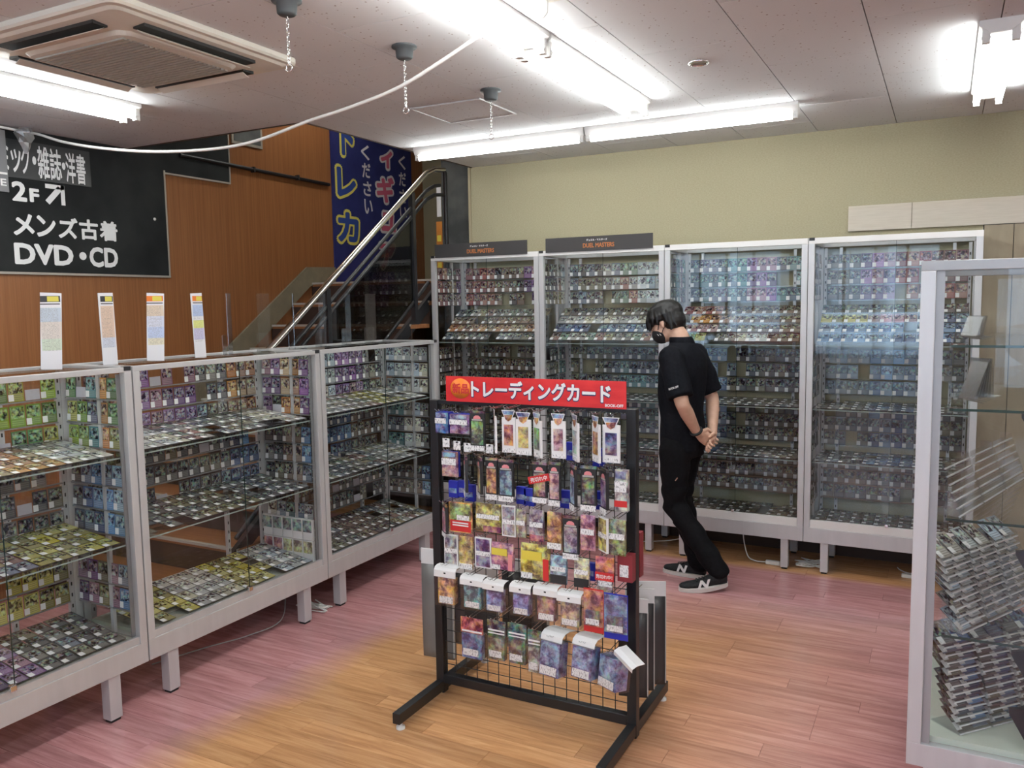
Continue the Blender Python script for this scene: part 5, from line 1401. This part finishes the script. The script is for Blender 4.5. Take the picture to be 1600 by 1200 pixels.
rl = thing('stair_railing', (-3.45, 4.5, 0), 'stair railing with polished handrail and black lower bars', 'railing')
def rail_pt(y, off): return (-3.45, y, 1.463 + (y - 3.597) * 0.72 + off)
MB().tube([rail_pt(3.25, 0), rail_pt(5.25, 0), (-3.45, 5.36, 2.70), (-3.45, 5.50, 2.715)], 0.021, 12).build('handrail', STEEL, rl)
MB().tube([(-3.45, 5.50, 2.715), (-3.45, 5.52, 2.69), (-3.45, 5.52, LZ)], 0.016, 10).build('end_post', BLACK, rl)
for off, e in ((-0.125, 5.44), (-0.19, 5.49)):
    MB().tube([rail_pt(3.25, off), rail_pt(5.25, off), (-3.45, 5.36, 2.70 + off), (-3.45, e, 2.715 + off)], 0.014, 10).build('rail_bar', BLACK, rl)
for y in (4.09, 5.06):
    boxp('baluster', BLACK, rl, -3.468, -3.432, y - 0.018, y + 0.018, (y - 5.53) * 0.686 + 1.9, 1.463 + (y - 3.597) * 0.72 - 0.02)
MB().tube([rail_pt(3.25, -0.80), rail_pt(5.25, -0.80)], 0.014, 8).build('rail_bar', BLACK, rl)
pn = MB()
y0, y1 = 4.11, 5.04
pn.prism([(y0, rail_pt(y0, -0.78)[2]), (y0, rail_pt(y0, -0.21)[2]), (y1, rail_pt(y1, -0.21)[2]), (y1, rail_pt(y1, -0.78)[2])], 'x', -3.453, -3.447)
pn.build('glass_panel', SMOKE, rl)

# ================================================================ things on the left wall
SIGNBLK = noisy('black_sign_board', (0.010, 0.011, 0.012), (0.022, 0.024, 0.024), 3.0, 0.6, detail=6, spec=0.2)
sb = thing('direction_sign', (XL + 0.01, 3.2, 1.92), 'large black floor guide board with white Japanese lettering on brown wall', 'sign')
MB().prism([(1.0, 1.918), (4.054, 1.918), (4.054, 2.628), (4.652, 2.628), (4.652, 3.05), (1.0, 3.05)][::1], 'x', XL + 0.001, XL + 0.016).build('board', SIGNBLK, sb)
SX = XL + 0.016
FRM = principled('worn_metal_edge', (0.42, 0.38, 0.33), 0.45, 0.4)
for b in ((1.0, 4.066, 1.904, 1.918), (4.054, 4.066, 1.918, 2.640), (4.066, 4.664, 2.616, 2.628), (4.652, 4.664, 2.628, 3.05)):
    boxp('edge_strip', FRM, sb, XL + 0.001, XL + 0.020, *b)
UY, UZ = (0, 1, 0), (0, 0, 1)
lettering('lettering', '2', WHITE, sb, (SX, 2.985, 2.328), UY, UZ, 0.088, 0.115, 0.035)
lettering('lettering', 'F', WHITE, sb, (SX, 3.089, 2.331), UY, UZ, 0.060, 0.080, 0.045)
# arrow pointing up and to the right
def bar(y0, z0, y1, z1, w):
    a = Vector((0, y0, z0)); c = Vector((0, y1, z1)); d = (c - a).normalized(); nn = Vector((0, -d.z, d.y)) * w / 2
    return [(SX + 0.001, q.y, q.z) for q in (a - nn, c - nn, c + nn, a + nn)]
am = MB()
for q in (bar(3.198, 2.338, 3.285, 2.432, 0.034), bar(3.190, 2.436, 3.312, 2.436, 0.026), bar(3.300, 2.330, 3.300, 2.449, 0.026)):
    am.add(q, [(0, 1, 2, 3)])
am.build('arrow', WHITE, sb, recalc=False)
for ch, y0, y1 in (('メ', 2.978, 3.105), ('ン', 3.118, 3.240), ('ズ', 3.255, 3.385), ('古', 3.395, 3.525), ('着', 3.535, 3.665)):
    lettering('lettering', ch, WHITE, sb, (SX, y0, 2.130), UY, UZ, (y1 - y0), 0.128, 0.034)
lettering('lettering', 'DVD', WHITE, sb, (SX, 2.973, 1.962), UY, UZ, 0.37, 0.125, 0.040)
lettering('lettering', '・', WHITE, sb, (SX, 3.382, 2.002), UY, UZ, 0.050, 0.050, 0.03)
lettering('lettering', 'CD', WHITE, sb, (SX, 3.452, 1.960), UY, UZ, 0.205, 0.128, 0.040)
pl = thing('category_plate', (XL + 0.02, 3.2, 2.46), 'clear plate with tall narrow white lettering on the black guide board', 'sign plate')
MB().box(XL + 0.017, XL + 0.021, 2.55, 3.495, 2.462, 2.680).build('plate', principled('dark_plate', (0.024, 0.025, 0.027), 0.3), pl)
for ch, y0, y1, z0, z1 in (('コ', 2.84, 2.925, 2.51, 2.66), ('ミ', 2.935, 2.978, 2.50, 2.65), ('ッ', 2.990, 3.050, 2.492, 2.625), ('ク', 3.050, 3.100, 2.490, 2.655), ('・', 3.118, 3.142, 2.550, 2.600),
                           ('雑', 3.150, 3.222, 2.475, 2.665), ('誌', 3.226, 3.300, 2.475, 2.662), ('・', 3.303, 3.326, 2.545, 2.590), ('洋', 3.328, 3.392, 2.470, 2.655), ('書', 3.397, 3.460, 2.470, 2.655)):
    lettering('lettering', ch, WHITE, pl, (XL + 0.021, y0, z0), UY, UZ, y1 - y0, z1 - z0, 0.016)
gp = thing('grey_placard', (XL + 0.03, 2.85, 2.38), 'grey placard at the left edge overlapping the black board', 'sign plate')
MB().box(XL + 0.024, XL + 0.030, 2.55, 2.962, 2.372, 2.72).build('plate', principled('grey_placard_face', (0.20, 0.20, 0.21), 0.4), gp)
boxp('white_bar', WHITE, gp, XL + 0.030, XL + 0.0312, 2.55, 2.958, 2.470, 2.482)
lettering('lettering', 'E', WHITE, gp, (XL + 0.0305, 2.915, 2.405), UY, UZ, 0.034, 0.04, 0.02)
q = MB().lathe([(0.010, 0), (0.010, 0.004), (0.0005, 0.005)], (0, 0, 0), 12).build('screw_head', WHITEPL, sb); q.matrix_basis = Matrix.Translation(Vector((SX, 3.96, 2.30)) - sb.location) @ Matrix.Rotation(pi / 2, 4, 'Y') @ Matrix.Translation(sb.location)
cd = thing('wall_conduit', (XL + 0.02, 5.2, 2.75), 'thin black conduit running along the brown wall', 'conduit')
MB().tube([(XL + 0.018, 4.2, 2.765), (XL + 0.018, 5.80, 2.745)], 0.015, 8).build('pipe', BLACK, cd)
for y in (4.9, 5.4): boxp('clamp', BLACKPL, cd, XL, XL + 0.036, y - 0.008, y + 0.008, 2.735, 2.776)
fr2 = thing('small_wall_frame', (XL + 0.01, 4.95, 2.95), 'corner of a small pale frame high on the brown wall', 'frame')
MB().box(XL + 0.001, XL + 0.012, 4.70, 5.02, 2.93, 3.2).build('frame', FRM, fr2); MB().box(XL + 0.012, XL + 0.014, 4.72, 5.00, 2.95, 3.18).build('picture', SLATE, fr2)
# ---- blue banner
bn = thing('blue_banner', (XL + 0.02, 6.4, 1.892), 'tall dark blue banner with yellow and pink Japanese lettering behind the stairs', 'banner')
NAVY = noisy('banner_navy', (0.018, 0.022, 0.115), (0.024, 0.030, 0.145), 8, 0.6)
MB().box(XL + 0.002, XL + 0.012, 5.845, 7.08, 1.892, 3.7).build('cloth', NAVY, bn)
BXs = XL + 0.012
YEL = principled('banner_yellow', (0.72, 0.62, 0.12), 0.6); BLU = principled('banner_blue', (0.025, 0.06, 0.26), 0.6); PNK = principled('banner_pink', (0.62, 0.12, 0.20), 0.6); BWH = principled('banner_white', (0.70, 0.66, 0.66), 0.6)
def outlined(ch, y0, y1, z0, z1, edge, fill, e=0.022):
    lettering('lettering', ch, edge, bn, (BXs, y0 - e, z0 - e), UY, UZ, y1 - y0 + 2 * e, z1 - z0 + 2 * e, 0.105, 0.0012)
    lettering('lettering', ch, fill, bn, (BXs, y0, z0), UY, UZ, y1 - y0, z1 - z0, 0.045, 0.0028)
for ch, y0, y1, z0, z1 in (('ト', 5.99, 6.16, 3.03, 3.36), ('レ', 5.91, 6.18, 2.66, 2.92), ('カ', 5.90, 6.20, 2.26, 2.53)): outlined(ch, y0, y1, z0, z1, YEL, BLU, 0.026)
for ch, y0, y1, z0, z1 in (('フ', 6.53, 6.78, 3.26, 3.50), ('ィ', 6.57, 6.76, 3.00, 3.17), ('ギ', 6.49, 6.77, 2.67, 2.92), ('ュ', 6.55, 6.78, 2.40, 2.58), ('ア', 6.51, 6.76, 2.04, 2.28)): outlined(ch, y0, y1, z0, z1, BWH, PNK, 0.024)
for i, ch in enumerate('くださいね'[:4]):
    z1 = 3.17 - i * 0.165
    lettering('lettering', ch, BWH, bn, (BXs, 6.27 + 0.008 * i, z1 - 0.135), UY, UZ, 0.125, 0.135, 0.025, 0.002)
    lettering('lettering', ch, BWH, bn, (BXs, 6.86, z1 - 0.145), UY, UZ, 0.12, 0.135, 0.025, 0.002)
# ---- poster and notice by the slate board
po = thing('orange_poster', (-3.62, 5.79, 2.2), 'narrow orange poster with a white notice above it beside the railing', 'poster')
MB().box(-3.72, -3.665, 5.80, 5.805, 1.9, 2.36).build('poster', principled('poster_orange', (0.55, 0.20, 0.03), 0.6), po)
MB().box(-3.71, -3.67, 5.80, 5.805, 2.40, 2.66).build('notice', WHITE, po)
for i in range(3): boxp('printed_line', YELP, po, -3.712, -3.675, 5.798, 5.7995, 1.98 + 0.11 * i, 2.03 + 0.11 * i)

# ================================================================ stands on the low cases
def list_material(name, top, bands):
    m = principled(name, (0.8, 0.8, 0.82), 0.4)
    t = NT(m); uv = t.n('ShaderNodeTexCoord'); sp = t.n('ShaderNodeSeparateXYZ'); t.l(uv.outputs['Generated'], sp.inputs[0])
    z = sp.outputs[2]; yv = sp.outputs[1]
    def inside(x, a, b): return t.math('MULTIPLY', t.math('GREATER_THAN', x, a), t.math('LESS_THAN', x, b))
    c = t.mix(0.0, (0.78, 0.78, 0.82), (1, 1, 1))
    for a, b, cc in bands: c = t.mix(t.math('MULTIPLY', inside(z, a, b), t.math('MULTIPLY', inside(yv, 0.10, 0.92), 0.75)), c, cc)
    wv = t.n('ShaderNodeTexWave'); wv.bands_direction = 'Z'; wv.inputs['Scale'].default_value = 60
    ge = t.n('ShaderNodeNewGeometry'); t.l(ge.outputs['Position'], wv.inputs['Vector'])
    nz = t.n('ShaderNodeTexNoise'); nz.inputs['Scale'].default_value = 260; t.l(ge.outputs['Position'], nz.inputs['Vector'])
    ink = t.math('MULTIPLY', t.math('MULTIPLY', t.math('GREATER_THAN', wv.outputs[1], 0.6), t.math('GREATER_THAN', nz.outputs[0], 0.5)), t.math('MULTIPLY', inside(z, 0.24, 0.80), inside(yv, 0.14, 0.80)))
    c = t.mix(t.math('MULTIPLY', ink, 0.55), c, (0.20, 0.18, 0.18))
    c = t.mix(t.math('MULTIPLY', inside(z, 0.875, 0.955), inside(yv, 0.12, 0.92)), c, top)
    c = t.mix(t.math('MULTIPLY', inside(z, 0.882, 0.948), inside(yv, 0.42, 0.86)), c, (0.70, 0.62, 0.10))
    c = t.mix(t.math('MULTIPLY', inside(z, 0.842, 0.856), inside(yv, 0.14, 0.90)), c, (0.05, 0.04, 0.05))
    t.l(c, t.b.inputs['Base Color'])
    return m
STY = [(2.065, 'white price list stand with grey and yellow rows, leftmost on the low cases', (0.03, 0.03, 0.04), [(0.62, 0.80, (0.42, 0.52, 0.62)), (0.40, 0.62, (0.66, 0.58, 0.50)), (0.25, 0.40, (0.55, 0.66, 0.48))]),
       (2.330, 'white price list stand with tan rows, second on the low cases', (0.03, 0.03, 0.04), [(0.38, 0.82, (0.68, 0.46, 0.30)), (0.24, 0.38, (0.56, 0.60, 0.72))]),
       (2.558, 'white price list stand with a pale blue patch, third on the low cases', (0.75, 0.20, 0.03), [(0.66, 0.82, (0.66, 0.52, 0.36)), (0.50, 0.66, (0.60, 0.64, 0.78)), (0.34, 0.50, (0.42, 0.54, 0.80)), (0.24, 0.34, (0.72, 0.66, 0.45))]),
       (2.815, 'white price list stand with a yellow green patch, fourth on the low cases', (0.75, 0.20, 0.03), [(0.64, 0.82, (0.34, 0.48, 0.78)), (0.46, 0.58, (0.66, 0.70, 0.05)), (0.28, 0.46, (0.50, 0.46, 0.72))])]
ZTOP = 1.455
SXP = -3.16
for i, (y, lab, top, bands) in enumerate(STY):
    t = thing('price_list_stand', (SXP, y, ZTOP), lab, 'sign stand', 'price list stands')
    R = Matrix.Translation((SXP, y, ZTOP)) @ Matrix.Rotation(radians((-22, 6, -20, 8)[i]), 4, 'Z') @ Matrix.Rotation(radians((-3, 1, -3, 2)[i]), 4, 'X')
    me = MB().box(-0.0015, 0.0015, -0.038, 0.038, 0.001, 0.305).build('sheet', list_material('price_list_%d' % i, top, bands), t)
    me.data.transform(Matrix.Translation(t.location)); me.data.transform(Matrix.Translation(-t.location) @ R)
    MB().box(-0.035, 0.05, -0.040, 0.040, 0.0, 0.002, mat=R).build('base', ACRYL, t)
    MB().box(-0.003, -0.0017, -0.039, 0.039, 0.002, 0.306, mat=R).build('holder', ACRYL, t)
for i, y in enumerate((3.005, 3.24, 3.465, 3.70, 3.93, 4.15)):
    t = thing('clear_stand', (SXP, y, ZTOP), 'empty clear acrylic stand on the low cases, %s from left' % ORD[i], 'sign stand', 'empty clear stands')
    R = Matrix.Translation((SXP, y, ZTOP)) @ Matrix.Rotation(radians((30, -24, 40, 8, 14, -30)[i]), 4, 'Z')
    MB().box(-0.0015, 0.0015, -0.034, 0.034, 0.001, 0.305, mat=R).build('sheet', ACRYL, t)
    MB().box(-0.035, 0.05, -0.036, 0.036, 0.0, 0.002, mat=R).build('base', ACRYL, t)
    MB().box(-0.030, -0.0285, -0.034, 0.034, 0.002, 0.10, mat=R).build('back_flap', ACRYL, t)
# ---- boxes of cards in the second low case, bottom right
for i in range(5):
    for r in range(2):
        x = BX + 0.075 + i * 0.072; z = 0.2985 + r * 0.118
        t = thing('card_box', (x, 3.394, z), '%s card box, %s from left in the %s row, second low case' % ('pale yellow' if (r == 0 and i > 1) else 'pink' if r == 0 else 'pale teal', ORD[i], ('lower', 'upper')[r]), 'box', 'card boxes in the second low case')
        MB().box(x - 0.033, x + 0.033, 3.384, 3.406, z, z + 0.115).build('box', WHITE, t, 0.0015)
        cc = (0.66, 0.62, 0.30) if (r == 0 and i > 1) else (0.55, 0.22, 0.26) if r == 0 else (0.30, 0.42, 0.42)
        nm = 'cardbox_%d' % (0 if (r == 0 and i > 1) else 1 if r == 0 else 2)
        MB().box(x - 0.030, x + 0.030, 3.3822, 3.3839, z + 0.045, z + 0.110).build('picture', art_material(nm, cc), t)
# ---- red round sticker card and white card in the second low case
st = thing('sticker_card', (BX + 0.04, 2.345, 1.087), 'white card with a red round stamp in the second low case', 'card')
MB().box(BX + 0.058, BX + 0.060, 2.335, 2.398, 1.087, 1.180).build('card', WHITE, st)
q = MB().lathe([(0.024, 0), (0.024, 0.001), (0.0005, 0.0012)], (0, 0, 0), 24).build('red_stamp', REDP, st); q.matrix_basis = Matrix.Translation(Vector((BX + 0.060, 2.367, 1.140)) - st.location) @ Matrix.Rotation(pi / 2, 4, 'Y') @ Matrix.Translation(st.location)

# ================================================================ cords on the floor
def cord(name, label, pts, r=0.0035, mat=WHITEPL, group=None):
    t = thing(name, (pts[0][0], pts[0][1], 0), label, 'cord', group)
    MB().tube(smooth_path(pts, 6), r, 6).build('cord', mat, t); return t
rg = random.Random(4)
def tangle(cx, cy, ax, ay, n):
    pts = []
    for k in range(n):
        a = k * 1.9; pts.append((cx + ax * sin(a) * rg.uniform(0.5, 1), cy + ay * cos(a * 0.8) * rg.uniform(0.4, 1), 0.006 + 0.022 * rg.random()))
    return pts
t = cord('tangled_cord', 'bundle of white cords on the floor under the low cases', tangle(-3.09, 3.46, 0.13, 0.06, 26))
t = cord('loose_cord', 'grey cord trailing along the floor under the second low case', [(-3.30, 2.55, 0.005), (-3.22, 2.8, 0.005), (-3.14, 3.0, 0.005), (-3.10, 3.2, 0.02), (-3.20, 3.35, 0.10), (-3.26, 3.40, 0.19)], 0.003, BAGSIDE)
t = cord('tangled_cord', 'coiled white cords on the floor under the tall cases', tangle(-0.72, 5.40, 0.12, 0.10, 24))
t = cord('power_cord', 'white power cord hanging behind the man to the power strip', [(-1.14, 5.45, 0.26), (-1.14, 5.42, 0.14), (-1.10, 5.36, 0.03), (-1.05, 5.33, 0.008), (-0.98, 5.32, 0.01), (-0.90, 5.33, 0.015)], 0.004)
ps = boxp('tap_block', WHITEPL, t, -0.975, -0.885, 5.305, 5.335, 0.0, 0.024, bevel=0.004)
t = cord('loose_cord', 'white cord with plug on the floor near the right post', [(-0.22, 5.56, 0.006), (-0.20, 5.50, 0.01), (-0.15, 5.47, 0.006), (-0.08, 5.50, 0.006), (-0.02, 5.44, 0.006)], 0.0035)
boxp('plug', WHITEPL, t, -0.19, -0.13, 5.385, 5.415, 0, 0.022, bevel=0.003)
t = cord('loose_cord', 'thin white cord under the second tall case', [(-1.95, 5.42, 0.006), (-1.75, 5.40, 0.03), (-1.55, 5.44, 0.07), (-1.42, 5.50, 0.18)], 0.003)

# unseen tube light added to brighten the dark stairwell and banner
tube_light('tube_light', -4.1, 5.3, 1.24, 'y', True, 'added twin tube light, out of view, brightening the stairwell', GL, ZS)
# ================================================================ build the cards: the 300 that show largest one by one, the others as one object
def card_geom(M, col, seed):
    """box of one card with its face at -Y"""
    w, h, t = CW / 2, CH, CT / 2
    vs = [M @ Vector(v) for v in ((-w, -t, 0), (w, -t, 0), (w, -t, h), (-w, -t, h), (-w, t, 0), (w, t, 0), (w, t, h), (-w, t, h))]
    fs = [(0, 1, 2, 3), (5, 4, 7, 6), (4, 0, 3, 7), (1, 5, 6, 2), (3, 2, 6, 7), (4, 5, 1, 0)]
    return vs, fs
def tag_geom(M):
    w0, w1, z0, z1 = -0.0335, -0.0115, 0.004, 0.031; y0, y1 = -CT / 2 - 0.0008, -CT / 2
    vs = [M @ Vector(v) for v in ((w0, y0, z0), (w1, y0, z0), (w1, y0, z1), (w0, y0, z1), (w0, y1, z0), (w1, y1, z0), (w1, y1, z1), (w0, y1, z1))]
    return vs, [(0, 1, 2, 3), (4, 0, 3, 7), (1, 5, 6, 2), (3, 2, 6, 7), (4, 5, 1, 0)]
def cards_mesh(name, items, with_tags):
    V = []; F = []; UV = []; C = []; MI = []
    for M, col, seed, tagged in items:
        o = len(V); vs, fs = card_geom(M, col, seed)
        V += [tuple(v) for v in vs]
        su, sv = int(seed * 61), int(seed * 997) % 53
        for k, f in enumerate(fs):
            F.append([i + o for i in f]); MI.append(0 if k == 0 else 1)
            e = 0.002
            UV += [(su + e, sv + e), (su + 1 - e, sv + e), (su + 1 - e, sv + 1 - e), (su + e, sv + 1 - e)]; C += [(*col, 1)] * 4
        if with_tags and tagged:
            o = len(V); vs, fs = tag_geom(M); V += [tuple(v) for v in vs]
            for f in fs:
                F.append([i + o for i in f]); MI.append(2); UV += [(0, 0)] * 4; C += [(1, 1, 1, 1)] * 4
    me = bpy.data.meshes.new(name); me.from_pydata(V, [], F)
    for m in (CARDM, CARDBACK, TAGM): me.materials.append(m)
    me.polygons.foreach_set('material_index', MI)
    uvl = me.uv_layers.new(name='UVMap'); uvl.data.foreach_set('uv', [c for p in UV for c in p])
    ca = me.color_attributes.new('Col', 'FLOAT_COLOR', 'CORNER'); ca.data.foreach_set('color', [c for p in C for c in p])
    me.update(); return me
def seen_size(M):
    n = -(M.to_3x3() @ Vector((0, 1, 0))); c = M @ Vector((0, 0, CH / 2)); q = project(c)
    if q is None or not (5 < q[0] < 1595 and 5 < q[1] < 1195): return 0
    d = (Vector((0, 0, CAM_H)) - c)
    return max(0, n.dot(d.normalized())) / d.length_squared
rank = sorted(range(len(CARDS)), key=lambda i: -seen_size(CARDS[i][0]))
single = set(i for i in rank[:300] if seen_size(CARDS[i][0]) > 0)
tagmesh = None
I4 = Matrix.Identity(4)
tv, tf = tag_geom(I4)
tagmesh = bpy.data.meshes.new('price_tag'); tagmesh.from_pydata([tuple(v) for v in tv], [], tf); tagmesh.materials.append(TAGM)
for i in sorted(single):
    M, col, seed, (o_, cname, desc), grp, tagged = CARDS[i]
    me = cards_mesh('trading_card', [(I4, col, seed, False)], False)
    ob = bpy.data.objects.new('trading_card', me); ob.matrix_world = M; COL.objects.link(ob)
    tag(ob, '%s trading card, %s in %s' % (cname, o_, desc), 'card', grp)
    if tagged:
        tg = bpy.data.objects.new('price_tag', tagmesh); COL.objects.link(tg); tg.parent = ob
rest = [(M, col, seed, tagged) for i, (M, col, seed, lab, grp, tagged) in enumerate(CARDS) if i not in single]
ob = bpy.data.objects.new('card_mass', cards_mesh('card_mass', rest, True)); COL.objects.link(ob)
tag(ob, 'hundreds of small sleeved trading cards filling the glass cases', 'cards', None, 'stuff')
